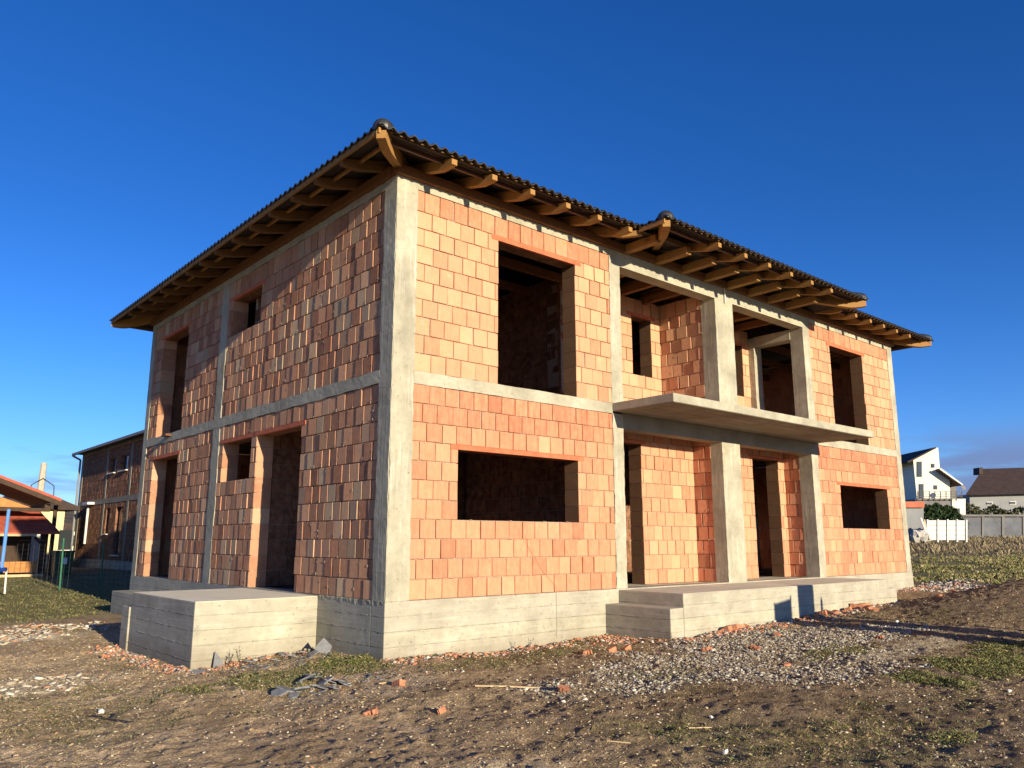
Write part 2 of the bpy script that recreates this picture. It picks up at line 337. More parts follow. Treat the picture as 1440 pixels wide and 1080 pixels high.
def map_fn(kind, base):
    # kind: 'f' faces -Y, 'l' faces -X, 'p' generic depth inward; (u, t, z) -> world, t>0 goes into the wall
    if kind == 'f': return lambda u, t, z: (u, base+t, z)
    if kind == 'l': return lambda u, t, z: (base+t, u, z)
    if kind == 'b': return lambda u, t, z: (u, base-t, z)
    return lambda u, t, z: (base-t, u, z)
def brick_wall(name, kind, base, u0, u1, rows, openings=(), th=.30, mat='brick', hue=(.55, .25), lab=None, bl=.2505, gap=.0078, rough=1.0, detail=True):
    mb = MB(); fn = map_fn(kind, base); seed = random.Random(hash((kind, round(base*100), round(u0*100), len(rows))) & 0xffff)
    seed = random.Random(int(base*1000)+int(u0*77)+len(rows)*13+ord(kind))
    flip = kind in 'lb'
    if kind == 'r': flip = False
    # mortar core, as cells between opening edges
    zs = sorted({rows[0], rows[-1]}|{min(max(z, rows[0]), rows[-1]) for o in openings for z in o[2:4]})
    for z0, z1 in zip(zs[:-1], zs[1:]):
        if z1-z0 < .002: continue
        cut = sorted((o[0], o[1]) for o in openings if o[2] < (z0+z1)/2 < o[3])
        a = u0
        for c0, c1 in cut+[(u1+1, u1+1)]:
            b = min(c0-.008, u1)
            if b > a+.02:
                p0 = fn(a, .030 if rough > 1.2 else .026, z0); p1 = fn(b, th-.016, z1); mb.box(p0[0], p1[0], p0[1], p1[1], z0, z1, (.5,.5,.5), 1)
            a = c1+.008
    nrow = len(rows)-1
    for r in range(nrow):
        z0, z1 = rows[r], rows[r+1]; zm = (z0+z1)/2
        off = (r % 2)*bl/2+seed.uniform(-.03, .03)
        cut = sorted((o[0], o[1]) for o in openings if o[2] < zm < o[3])
        # split blocks partly covered in height by an opening (top course over a lintel)
        segs = []; a = u0
        for c0, c1 in cut+[(u1+9, u1+9)]:
            b = min(c0, u1)
            if b > a+.015: segs.append((a, b))
            a = c1
        rowhue = seed.gauss(0, .05)
        for a, b in segs:
            e = math.floor((a-u0-off)/bl)*bl+u0+off; edges = [a]
            while e < b-.045:
                if e > a+.045: edges.append(e+seed.uniform(-.008, .008))
                e += bl
            edges.append(b)
            for q0, q1 in zip(edges[:-1], edges[1:]):
                pr = seed.uniform(0, .008)*rough; ch = .004; g0 = gap*seed.uniform(.3, 1.2); g1 = gap*seed.uniform(.3, 1.2)
                if seed.random() < .10: g1 += .010
                if abs(q0-a) < 1e-6: g0 = 0
                if abs(q1-b) < 1e-6: g1 = 0
                x0, x1 = q0+g0, q1-g1; y0, y1 = z0+.0045, z1-.0045-seed.uniform(0, .003); tl = seed.uniform(-.004, .004)*rough
                j = lambda: seed.uniform(-.0015, .0015)
                pts = []
                for (t, s_) in ((pr, ch), (pr+.005, 0), (th-.002, 0)):
                    for (u, z, sg) in ((x0+s_, y0+s_, -1), (x1-s_, y0+s_, 1), (x1-s_, y1-s_, 1), (x0+s_, y1-s_, -1)):
                        pts.append(fn(u+j(), t+(tl*sg if t < .1 else 0), z+j()))
                fs = [(0,1,2,3), (4,5,1,0), (5,6,2,1), (6,7,3,2), (7,4,0,3), (8,9,5,4), (9,10,6,5), (10,11,7,6), (11,8,4,7), (11,10,9,8)]
                if flip: fs = [f[::-1] for f in fs]
                hh = min(1, max(0, seed.gauss(hue[0]+rowhue, hue[1]))) if not callable(hue) else hue(seed, (q0+q1)/2, zm)
                if rough > 1.2 and seed.random() < .45:
                    for _q in range(seed.choice((1, 1, 2))):
                        zc_ = z0+seed.choice((seed.uniform(0, .25), seed.uniform(0, 1)))*(z1-z0)*.9; uc = q0+seed.uniform(-.006, .006); ru, rz, rt = seed.uniform(.004, .010), seed.uniform(.006, .028), seed.uniform(.004, .009); tb = pr*.5
                        mb.poly([fn(uc-ru, tb, zc_), fn(uc, tb, zc_-rz), fn(uc+ru, tb, zc_), fn(uc, tb, zc_+rz), fn(uc+seed.uniform(-.003, .003), tb-rt, zc_)], [(0,1,4), (1,2,4), (2,3,4), (3,0,4)], (.5,.5,.5), 1)
                cj = (hh, min(1, max(0, seed.gauss(.6, .2))), seed.random())
                if kind == 'f' and abs(q0-a) < 1e-6:
                    mb.poly(pts, [f for i_, f in enumerate(fs) if i_ != 8], cj, 0); mb.f.append([len(mb.v)-12+i_ for i_ in fs[8]]); mb.c.append(cj); mb.mi.append(2)
                else: mb.poly(pts, fs, cj, 0)
                if seed.random() < .22 and not flip:         # squeezed-out bed mortar
                    ua = seed.uniform(x0, x1-.05); ub = min(x1, ua+seed.uniform(.03, .14)); zb = z1+.002; tb = pr
                    mb.poly([fn(ua, tb+.004, zb-.005), fn(ub, tb+.004, zb-.004), fn(ub, tb+.004, zb+.006), fn(ua, tb+.004, zb+.005), fn((ua*2+ub)/3, tb-.003, zb), fn((ua+2*ub)/3, tb-.004, zb+.001)], [(0,1,5,4), (1,2,5), (2,3,4,5), (3,0,4)], (.5,.5,.5), 1)
    o = H(mb, name, [M[mat], M['mortar'], M['brick_jamb']])
    if lab: o['label'] = lab
    return o
rows_g = [P+.25*i for i in range(12)]; rows_u = [RT+.249*i for i in range(10)]+[6.172]
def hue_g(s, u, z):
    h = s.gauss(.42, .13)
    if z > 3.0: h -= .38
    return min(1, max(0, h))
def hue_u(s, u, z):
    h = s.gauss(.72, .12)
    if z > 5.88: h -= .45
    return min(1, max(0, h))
# front walls
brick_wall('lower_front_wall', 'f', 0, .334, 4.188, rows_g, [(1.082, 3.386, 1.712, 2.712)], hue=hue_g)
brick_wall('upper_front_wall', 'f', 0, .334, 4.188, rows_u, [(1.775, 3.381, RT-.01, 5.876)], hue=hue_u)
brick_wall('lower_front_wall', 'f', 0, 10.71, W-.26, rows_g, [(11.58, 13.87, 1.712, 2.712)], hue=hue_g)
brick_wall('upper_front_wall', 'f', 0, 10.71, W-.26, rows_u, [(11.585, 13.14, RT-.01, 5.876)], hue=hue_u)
# left (side) walls
side_lab = 'weathered brown clay block wall in grazing light'
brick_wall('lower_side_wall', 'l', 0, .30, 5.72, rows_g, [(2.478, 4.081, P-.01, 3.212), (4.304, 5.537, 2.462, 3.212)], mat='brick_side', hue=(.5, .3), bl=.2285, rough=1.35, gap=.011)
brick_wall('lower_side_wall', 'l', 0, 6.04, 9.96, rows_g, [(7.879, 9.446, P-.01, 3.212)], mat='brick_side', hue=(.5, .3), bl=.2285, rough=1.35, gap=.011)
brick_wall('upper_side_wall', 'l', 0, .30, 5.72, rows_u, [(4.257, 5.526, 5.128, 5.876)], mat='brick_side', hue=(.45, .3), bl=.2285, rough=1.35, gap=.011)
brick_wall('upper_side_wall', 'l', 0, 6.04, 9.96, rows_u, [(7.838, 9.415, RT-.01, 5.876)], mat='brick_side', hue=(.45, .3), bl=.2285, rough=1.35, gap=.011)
# porch and loggia walls
rows_gl = [P-.012+.25*i for i in range(11)]+[3.40]
brick_wall('porch_rear_wall', 'f', .65, 4.30, 7.19, rows_gl, [(4.70, 5.66, P-.02, 3.20)], hue=(.6, .12))
brick_wall('porch_rear_wall', 'f', .65, 7.49, 10.43, rows_gl, [(9.205, 10.19, P-.02, 3.20)], hue=(.6, .12))
brick_wall('porch_side_wall', 'l', 7.19, .26, .96, rows_gl, [], hue=(.35, .2), rough=2, gap=.010)
brick_wall('porch_side_wall', 'l', 10.43, .30, .96, rows_gl, [], hue=(.35, .2), rough=2, gap=.010)
brick_wall('loggia_rear_wall', 'f', 1.34, 4.30, 7.19, rows_u, [(6.32, 6.91, 4.63, 5.876)], hue=(.82, .1))
brick_wall('loggia_rear_wall', 'f', 1.34, 7.49, 10.40, rows_u, [(9.57, 10.15, 4.63, 5.876)], hue=(.8, .1))
brick_wall('loggia_side_wall', 'l', 7.19, .325, 1.64, rows_u, [], hue=(.75, .25), rough=2.6, gap=.012)
# other outer walls and partitions (seen through openings)
brick_wall('rear_wall', 'b', L, .3, W-.3, [P+.25*i for i in range(12)], [], hue=(.4, .2))
brick_wall('rear_wall', 'b', L, .3, W-.3, rows_u, [], hue=(.4, .2))
brick_wall('right_wall', 'r', W, .3, L-.3, rows_g, [], hue=(.4, .2)); brick_wall('right_wall', 'r', W, .3, L-.3, rows_u, [], hue=(.4, .2))
brick_wall('partition_wall', 'f', 4.12, .32, 6.9, rows_g, [], th=.25, mat='brick_shaded', hue=(.35, .2))
brick_wall('partition_wall', 'f', 5.0, .32, 14.4, rows_u, [], th=.25, mat='brick_shaded', hue=(.35, .2))
brick_wall('partition_wall', 'f', 4.5, 7.2, 14.4, rows_g, [], th=.25, mat='brick_shaded', hue=(.35, .2))
brick_wall('partition_wall', 'l', 4.30, 1.3, 4.9, rows_u, [], th=.25, mat='brick_shaded', hue=(.3, .2))
brick_wall('partition_wall', 'l', 4.30, .99, 4.0, rows_g, [], th=.25, mat='brick_shaded', hue=(.3, .2))
brick_wall('partition_wall', 'l', 10.72, 1.7, 4.4, rows_g, [], th=.25, mat='brick_shaded', hue=(.3, .2))
brick_wall('partition_wall', 'l', 2.6, 5.4, 9.8, rows_g, [], th=.25, mat='brick_shaded', hue=(.3, .2))

# concrete frame
def rough_bar(name, kind, base, u0, u1, z0, z1, th, mat, ju=.010, jz=0.0, step=.07, proud=.004, label=None, lumpy=.003):
    """cast concrete member whose visible face has uneven edges where it was poured against blocks"""
    fn = map_fn(kind, base); s = random.Random(int(u0*991+z0*377+base*71)+ord(kind))
    mb = MB(); vert = (z1-z0) > (u1-u0)
    n = max(2, int(((z1-z0) if vert else (u1-u0))/step)); A = []; B = []
    w0 = w1 = 0
    for i in range(n+1):
        f = i/n; w0 = w0*.6+s.uniform(-1, 1)*.7; w1 = w1*.6+s.uniform(-1, 1)*.7
        if vert: a = (u0+ju*w0, z0+(z1-z0)*f); b = (u1+ju*w1, z0+(z1-z0)*f)
        else: a = (u0+(u1-u0)*f, z0+jz*w0); b = (u0+(u1-u0)*f, z1+jz*w1)
        A.append(a); B.append(b)
    K = 4; V = []; Fc = []
    for i in range(n+1):
        for q in range(K+1):
            u = A[i][0]+(B[i][0]-A[i][0])*q/K; z = A[i][1]+(B[i][1]-A[i][1])*q/K
            V.append(fn(u, -proud+s.uniform(-1, 1)*lumpy*(0 if q in (0, K) and not vert else 1), z))
        V.append(fn(B[i][0], th, B[i][1])); V.append(fn(A[i][0], th, A[i][1]))
    R = K+3
    for i in range(n):
        for q in range(R): Fc.append((i*R+q, i*R+(q+1) % R, (i+1)*R+(q+1) % R, (i+1)*R+q))
    Fc.append(tuple(range(R))[::-1]); Fc.append(tuple(n*R+q for q in range(R)))
    mb.poly(V, Fc); o = H(mb, name, mat)
    if label: o['label'] = label
    return o
rough_bar('corner_column', 'f', 0, 0, .334, P, ZT, .30, 'conc_col', label='pale sunlit concrete column at the near corner of the house')
rough_bar('column', 'f', 0, 4.188, 4.44, P, 3.47, .28, 'conc_col'); rough_bar('column', 'f', 0, 4.188, 4.45, RT, 6.03, .28, 'conc_col')
rough_bar('column', 'f', 0, 7.19, 7.77, P-.02, 3.24, .262, 'conc_col', ju=.003); rough_bar('column', 'f', 0, 7.19, 7.78, RT, 6.02, .322, 'conc_col', ju=.004)
rough_bar('column', 'f', 0, 10.43, 10.70, P-.02, 3.24, .30, 'conc_col', ju=.004); rough_bar('column', 'f', 0, 10.43, 10.70, RT, 6.02, .30, 'conc_col', ju=.004)
rough_bar('corner_column', 'f', 0, W-.26, W, P, ZT, .30, 'conc_col', label='concrete column at the far right corner of the house')
rough_bar('side_column', 'l', 0, .012, .30, P, ZT, .28, 'conc_col', ju=.016, proud=.006, lumpy=.0012)
rough_bar('side_column', 'l', 0, 5.72, 6.04, P, ZT, .30, 'conc', ju=.016, lumpy=.0015); rough_bar('side_column', 'l', 0, 9.96, L, P, ZT, .30, 'conc', ju=.012, lumpy=.001)
rough_bar('side_column', 'l', 10.40, 1.20, 1.62, RT, 6.0, .30, 'conc_col', ju=.006)
# lumpy seam of concrete slurry beside the corner column on the side wall
# ring beams
rough_bar('ring_beam', 'f', 0, .33, 4.19, RB, RT, .30, 'conc', jz=.004, proud=.007); rough_bar('ring_beam', 'f', 0, 10.70, W-.255, RB, RT, .30, 'conc', jz=.004, proud=.007)
rough_bar('ring_beam', 'l', 0, .30, 9.97, RB, RT, .30, 'conc', jz=.010, proud=.008, lumpy=.0015)
rough_bar('top_ring_beam', 'f', 0, .33, 4.19, 6.172, ZT, .30, 'conc', jz=.003, proud=.003); rough_bar('top_ring_beam', 'f', 0, 10.70, W-.255, 6.172, ZT, .30, 'conc', jz=.003, proud=.003)
rough_bar('top_ring_beam', 'l', 0, .30, 9.97, 6.172, ZT, .30, 'conc', jz=.012, proud=.006, lumpy=.0012)
b = MB(); b.box(4.19, 10.70, -.004, .26, 6.022, ZT); H(b, 'loggia_beam', 'conc')
b = MB(); b.box(4.44, 10.71, .006, .26, 3.242, 3.49); b.box(4.44, 10.71, .008, .26, 3.49, 3.634); H(b, 'porch_beam', 'conc_shaded')
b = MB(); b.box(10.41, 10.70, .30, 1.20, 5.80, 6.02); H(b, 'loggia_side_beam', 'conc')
b = MB(); b.box(4.5, 10.4, .27, 1.62, 3.47, 3.63); H(b, 'porch_ceiling', 'conc_shaded')
# floors
b = MB(); b.box(.31, W-.31, .97, L-.31, .40, .70); b.box(.31, 4.2, .31, .97, .40, .70); b.box(10.75, W-.31, .31, .97, .40, .70); b.box(.02, .31, 2.49, 4.07, .45, .702); b.box(.02, .31, 7.89, 9.43, .45, .702); H(b, 'ground_floor_slab', 'inner_floor_shaded')
b = MB(); b.box(.31, W-.31, 1.65, L-.31, 3.46, 3.63); b.box(.31, 4.2, .31, 1.65, 3.46, 3.63); b.box(10.75, W-.31, .31, 1.65, 3.46, 3.63); H(b, 'upper_floor_slab', 'inner_floor_shaded')
# plinth
def plinth(name, pts, z0, z1, mat='conc_board'):
    mb = MB()
    (x0, x1, y0, y1) = pts; n = 14; s = random.Random(int(x0*31+y0*17+9))
    bmx = bmesh.new(); bmesh.ops.create_cube(bmx, size=1, matrix=Matrix.Translation(((x0+x1)/2, (y0+y1)/2, (z0+z1)/2)) @ Matrix.Diagonal((x1-x0, y1-y0, z1-z0, 1)))
    bmesh.ops.bevel(bmx, geom=bmx.edges[:], offset=.012, segments=2, affect='EDGES', profile=.6); bmx.verts.ensure_lookup_table()
    mb.poly([v.co[:] for v in bmx.verts], [tuple(v.index for v in f.verts) for f in bmx.faces]); bmx.free()
    fb = mb                                             # broken cement fins left at the board joints
    for k_ in range(-1, 5):
        z = (k_-.015)/5.6
        if not z0+.02 < z < z1-.02: continue
        for ax, lo, hi in (('x', x0, x1), ('y', y0, y1)):
            u = lo
            while u < hi-.03:
                ln = s.uniform(.02, .16); e = min(hi, u+ln)
                if s.random() < (.22 if ax == 'x' else .62):
                    h_ = s.uniform(.002, .006); pr = s.uniform(.002, .005) if ax == 'x' else s.uniform(.003, .010); zz = z+s.uniform(-.003, .003)
                    if ax == 'x': fb.poly([(u, y0+.001, zz-h_), (e, y0+.001, zz-h_), (e, y0+.001, zz+h_), (u, y0+.001, zz+h_), ((u*3+e)/4, y0-pr, zz), ((u+3*e)/4, y0-pr, zz)], [(0,1,5,4), (1,2,5), (2,3,4,5), (3,0,4)])
                    else: fb.poly([(x0+.001, u, zz-h_), (x0+.001, e, zz-h_), (x0+.001, e, zz+h_), (x0+.001, u, zz+h_), (x0-pr, (u*3+e)/4, zz), (x0-pr, (u+3*e)/4, zz)], [(4,5,1,0), (5,2,1), (5,4,3,2), (4,0,3)])
                u = e
    return H(mb, name, mat)
plinth('front_plinth', (-.012, W+.012, -.014, .30), -.5, P-.001)
plinth('side_plinth', (-.012, .30, .30, L+.01), -.5, P-.001)
b = MB(); b.box(.3, W+.01, L-.3, L, -.5, P-.002); b.box(W-.3, W+.01, .3, L-.3, -.5, P-.002); H(b, 'rear_plinth', 'conc_board')
b = MB(); s_ = random.Random(3)
y = .02; la = []; lb = []                                # slurry lip along the top of the side plinth
while y < 1.68:
    d_ = s_.uniform(.004, .016); h_ = s_.uniform(.015, .06); la.append((-.012-d_, y, P+s_.uniform(-.004, .006))); lb.append((-.0125-d_*.3, y, P-h_)); y += s_.uniform(.015, .05)
n_ = len(la); b.poly(la+lb+[(.0, p[1], P+.003) for p in la]+[(.0, p[1], p[2]-.01) for p in lb], [q for i in range(n_-1) for q in ((i, i+1, n_+i+1, n_+i)[::-1], (2*n_+i, 2*n_+i+1, i+1, i)[::-1], (n_+i, n_+i+1, 3*n_+i+1, 3*n_+i)[::-1])])
H(b, 'plinth_lip', 'conc')
# side platform (entrance landing) with a low step behind it
plinth('side_landing', (-1.677, -.014, 1.684, 4.25), -.4, .694); 
plinth('landing_step', (-1.70, -.014, 4.256, 4.60), -.4, .49)
plinth('rear_side_step', (-.50, -.014, 7.86, 9.70), -.4, .43)
b = MB(); b.box(-1.672, -.014, 1.688, 4.246, .6945, .699); H(b, 'landing_lit_top', 'floor_sunlit')  # added skin, brighter than the sides to carry the sunlight in its colour
b = MB(); b.box(4.22, 10.78, -1.241, -.014, .6895, .6935); H(b, 'porch_top', 'floor')  # added skin; brightness of the lit porch top put into its colour
# porch platform and its end steps
plinth('porch_platform', (4.216, 10.785, -1.245, -.016), -.3, .689)
plinth('porch_step', (3.91, 4.212, -1.243, -.016), -.3, .50); plinth('porch_step', (10.789, 11.08, -1.243, -.016), -.3, .525)
b = MB(); b.box(4.18, 10.72, -.0135, .66, .60, .6965); b.box(4.7, 5.66, .66, .97, .6, .6965); b.box(9.2, 10.19, .66, .97, .6, .6965); H(b, 'porch_floor', 'floor')
# balcony slab
b = MB(); b.box(4.188, 10.70, -1.233, -.006, 3.500, 3.634); H(b, 'balcony_slab', 'conc', bevel=.008)
b = MB()
for i in range(8): b.box(4.20, 10.69, -1.22+i*.150, -1.22+i*.150+.143, 3.4955-.0015*(i % 3), 3.5005); 
H(b, 'slab_soffit', 'conc_shaded')
# lintels
def lintel(kind, base, u0, u1, z0, z1=None):
    mb = MB(); fn = map_fn(kind, base); z1 = z1 or z0+.067
    p = fn(u0-.13, -.006, z0); q = fn(u1+.13, .055, z1); mb.box(p[0], q[0], p[1], q[1], z0, z1)
    p = fn(u0-.13, .06, z0); q = fn(u1+.13, .28, z1); mb.box(p[0], q[0], p[1], q[1], z0+.006, z1, mi=1)
    p = fn(u0+.003, .056, z0+.012); q = fn(u1-.003, .3, z1-.001); 
    H(mb, 'lintel', [M['lintel'], M['brick_shaded']], bevel=.003)  # shaded clay at the back paints the lintel's underside dark
lintel('f', 0, 1.082, 3.386, 2.646); lintel('f', 0, 1.775, 3.381, 5.80, 5.874); lintel('f', 0, 11.58, 13.87, 2.646); lintel('f', 0, 11.585, 13.14, 5.80, 5.874)
lintel('l', 0, 2.478, 4.081, 3.145, 3.211); lintel('l', 0, 4.304, 5.537, 3.145, 3.211); lintel('l', 0, 7.879, 9.446, 3.145, 3.211)
lintel('l', 0, 4.257, 5.526, 5.81, 5.875); lintel('l', 0, 7.838, 9.415, 5.81, 5.875)
lintel('f', .65, 4.70, 5.66, 3.14, 3.199); lintel('f', .65, 9.205, 10.19, 3.14, 3.199); lintel('f', 1.34, 6.32, 6.91, 5.81, 5.875); lintel('f', 1.34, 9.57, 10.15, 5.81, 5.875)
# white pipe stub on the loggia beam, wire hanging on the front plinth
b = MB(); b.tube((7.50, -.03, 5.98), (7.50, -.03, 6.27), .013); H(b, 'pipe_stub', 'pipe')
b = MB(); b.path([(2.28, -.012, 1.52), (2.30, -.016, 1.40), (2.62, -.018, 1.0), (2.86, -.022, .80), (2.87, -.024, .35), (2.86, -.03, .08)], .0018, 4); H(b, 'hanging_wire', 'wire')
b = MB(); b.box(-.12, .0, 8.35, 8.62, RT-.07, RT-.03); H(b, 'ledge_board', 'wood_plate')

# ---- roof
TP = .27; EO = .70
RTOP = lambda s: 6.384+TP*(s+.70)                # rafter top at distance s inside the wall face (s<0 outside)
def rafter_loop(tip, inner, depth=.148):
    top = lambda s: 6.384+TP*(s-tip)
    pts = [(tip, top(tip)), (tip, top(tip)-.078)]
    for q in range(1, 7):
        f = q/6; s = tip+.27*f; pts.append((s, top(s)-.078-(depth-.078)*(1.35*f-.35*f*f)))
    pts += [(inner, top(inner)-depth), (inner, top(inner))]
    return pts
def rafter(kind, pos, tip=-.70, inner=2.0, w=.09, name='rafter'):
    fn = map_fn(kind, 0); lp = rafter_loop(tip, inner); mb = MB()
    a = [fn(pos-w/2, s, z) for s, z in lp]; b_ = [fn(pos+w/2, s, z) for s, z in lp]
    mb.prism(a, b_); return H(mb, name, 'wood_y' if kind in 'fb' else 'wood_x_shaded', bevel=.003)
fr = [.428, 1.12, 1.827, 2.545, 3.232, 3.95]
for x in fr: rafter('f', x, inner=max(.25, min(x-.05, 3.2)))
for x in [10.86, 11.538, 12.237, 12.896, 13.577, 14.278]: rafter('f', x, inner=max(.25, min(14.75-x, 3.2)))
for y in [.29, 1.015, 1.743, 2.488, 3.205, 3.917, 4.668, 5.40, 6.10, 6.82, 7.543, 8.248, 8.966, 9.671]:
    rafter('l', y, inner=max(.22, min(y-.05, L-y, 3.2)))
for x in [5.618, 6.396, 7.155, 7.911, 8.664, 9.42]: rafter('f', x, tip=-1.235, inner=2.6)
def hip_rafter(p0, d, length, w=.12, name='hip_rafter'):
    # p0: tip xy, d: unit diagonal direction (in plan)
    mb = MB(); tp = TP/math.sqrt(2); pts = []
    top = lambda s: 6.384+tp*s
    pts = [(0, top(0)+.012), (0, top(0)-.095)]
    for q in range(1, 8): f = q/7; s = .42*f; pts.append((s, top(s)-.095-.095*math.sin(f*math.pi/2)))
    pts += [(length, top(length)-.19), (length, top(length)+.012)]
    n = (-d[1], d[0])
    a = [(p0[0]+d[0]*s+n[0]*w/2, p0[1]+d[1]*s+n[1]*w/2, z) for s, z in pts]; b_ = [(p0[0]+d[0]*s-n[0]*w/2, p0[1]+d[1]*s-n[1]*w/2, z) for s, z in pts]
    mb.prism(a, b_); return H(mb, name, 'wood_y', bevel=.003)
r2 = math.sqrt(.5)
hip_rafter((-.70, -.70), (r2, r2), 4.2); hip_rafter((W+.70, -.70), (-r2, r2), 4); hip_rafter((-.70, L+.70), (r2, -r2), 4); hip_rafter((W+.7, L+.7), (-r2, -r2), 4)
hip_rafter((4.185, -1.235), (r2, r2), 1.6); hip_rafter((10.84, -1.235), (-r2, r2), 1.6)
b = MB(); lp = rafter_loop(-.70, .5); b.prism([(4.16-s*.55-.385, s, z) for s, z in lp], [(4.25-s*.55-.385, s, z) for s, z in lp]); H(b, 'valley_rafter', 'wood_y', bevel=.003)
# wall plates
b = MB(); b.box(-.05, W+.05, -.075, .09, ZT+.001, 6.42); b.box(-.075, .085, .092, L, ZT+.001, 6.42); b.box(W-.1, W+.05, .095, L, ZT+.001, 6.42); b.box(.09, W-.1, L-.1, L+.05, ZT+.001, 6.42); H(b, 'wall_plate', 'wood_plate', bevel=.004)
# cantilever beams under the loggia eave
for x in [4.60, 5.43, 6.17, 6.88, 7.60, 8.32, 9.04, 9.72]:
    mb = MB(); mb.box(x-.065, x+.065, -.73, 1.5, 6.275, 6.412); H(mb, 'cantilever_beam', 'wood_y', bevel=.004)
b = MB(); b.box(4.55, 10.5, -.70, -.62, 6.414, 6.47); H(b, 'eave_purlin', 'wood_x_shaded', bevel=.003)
for x in [5.0, 5.9, 6.7, 8.3, 9.1, 9.9]:
    mb = MB(); mb.box(x-.05, x+.05, .27, 5.0, 6.10, 6.24); H(mb, 'ceiling_joist', 'wood_plate')  # dark plate wood puts the indoor shade into the joists' colour
for y in [.5, 1.25, 2.2, 3.3, 4.3]:
    mb = MB(); mb.box(.3, 4.28, y-.05, y+.05, 6.02, 6.16); H(mb, 'ceiling_joist', 'wood_plate'); mb = MB(); mb.box(10.75, 14.45, y-.05, y+.05, 5.86, 6.0); H(mb, 'ceiling_joist', 'wood_plate')
# timber bracing seen through the big upper window
b = MB(); b.box(.32, 4.28, 2.9, 3.04, 5.72, 5.86); H(b, 'collar_tie', 'wood_plate')

# tiled roof: wavy slopes with real thickness
WV = .160
def slope(name, kind, u0, u1, sx0, s_end, base=6.436, zoff=0.0):
    """one tiled slope; u runs along the eave, s inward from the eave line sx0 (negative); s_end(u) -> inner limit"""
    fn = map_fn(kind, {'f': 0, 'l': 0, 'b': L, 'r': W}[kind] if not isinstance(kind, tuple) else 0)
    us = np.arange(u0, u1+1e-6, WV/8); V = []; Fc = []; NR = 0
    S = [sx0, sx0+.335, sx0+.34, sx0+.67, sx0+.675, sx0+1.01, sx0+1.015, None]
    n = len(S); lift = [0, -.0, .022, 0, .022, 0, .022, .0]
    for u in us:
        e = max(s_end(u), sx0+.002)
        w = math.sin(2*math.pi*(u-u0)/WV); w = .030*(w if w > 0 else w*.55+0*w)
        for k_, s in enumerate(S):
            s = e if s is None else min(s, e)
            V.append(fn(u, s, base+TP*(s-sx0)+w+lift[k_]*(1 if s < e else 0)))
        V.append(fn(u, e, base+TP*(e-sx0)+w-.018)); V.append(fn(u, sx0, base+w-.018))
    R = n+2
    for i in range(len(us)-1):
        for q in range(R): Fc.append((i*R+q, i*R+(q+1) % R, (i+1)*R+(q+1) % R, (i+1)*R+q))
    Fc.append(tuple(range(R))); Fc.append(tuple((len(us)-1)*R+q for q in range(R))[::-1])
    mb = MB(); mb.poly(V, Fc); o = H(mb, name, 'tile')
    return o
EE = -.765
mid = L/2
hipf = lambda u: min(u, W-u, mid)
slope('roof_slope', 'f', EE, 4.24, EE, lambda u: min(u, mid))
slope('roof_slope', 'f', 4.24, 10.78, EE+.75, lambda u: mid)          # inner part behind the projection (its own sheet)
slope('roof_slope', 'f', 10.78, W-EE, EE, lambda u: min(W-u, mid))
slope('roof_slope', 'l', EE, L-EE, EE, lambda u: min(u, L-u))
slope('roof_slope', 'b', EE, W-EE, EE, lambda u: min(u, W-u, mid))
slope('roof_slope', 'r', EE, L-EE, EE, lambda u: min(u, L-u))
pcx = (4.125+10.90)/2
slope('projecting_roof_slope', 'f', 4.125, 10.90, -1.30, lambda u: min(-1.30+(u-4.125), -1.30+(10.90-u), 3.2))
def pslope(x_e, sg):                                     # side slopes of the projection
    mb = MB(); V = []; Fc = []
    ys = np.arange(-1.30, 1.2, WV/8)
    for y in ys:
        w = math.sin(2*math.pi*(y+1.3)/WV); w = .030*(w if w > 0 else w*.55); e = y+1.30
        S = (0, min(.335, e), min(.34, e), e)
        for q, s in enumerate(S): V.append((x_e+sg*s, y, 6.436+TP*s+w+(.022 if q == 2 and s < e else 0)))
        V.append((x_e+sg*e, y, 6.436+TP*e+w-.018)); V.append((x_e, y, 6.436+w-.018))
    for i in range(len(ys)-1):
        for q in range(6): Fc.append((i*6+q, i*6+(q+1) % 6, (i+1)*6+(q+1) % 6, (i+1)*6+q))
    mb.poly(V, Fc); H(mb, 'projecting_roof_slope', 'tile')
pslope(4.125, 1); pslope(10.90, -1)
# dark roofing underlay above the rafters
b = MB(); z0 = RTOP(-.69)+.012; zc = RTOP(mid)+.012
A_ = (-.69, -.69, z0); B_ = (W+.69, -.69, z0); C_ = (W+.69, L+.69, z0); D_ = (-.69, L+.69, z0); E_ = (mid, mid, zc); F_ = (W-mid, mid, zc)
b.poly([A_, B_, C_, D_, E_, F_], [(0,1,5,4), (1,2,5), (2,3,4,5), (3,0,4)]); H(b, 'roof_underlay', 'underlay')
b = MB(); z0 = 6.398
b.poly([(4.20,-1.22,z0), (10.825,-1.22,z0), (7.51, 2.09, z0+TP*3.31), (7.51, 5, z0+TP*3.31), (4.20, 1.0, z0), (10.825, 1.0, z0), (7.51,5,z0+TP*3.31)], [(0,1,2), (0,2,3,4), (1,5,3,2)]); H(b, 'roof_underlay', 'underlay')
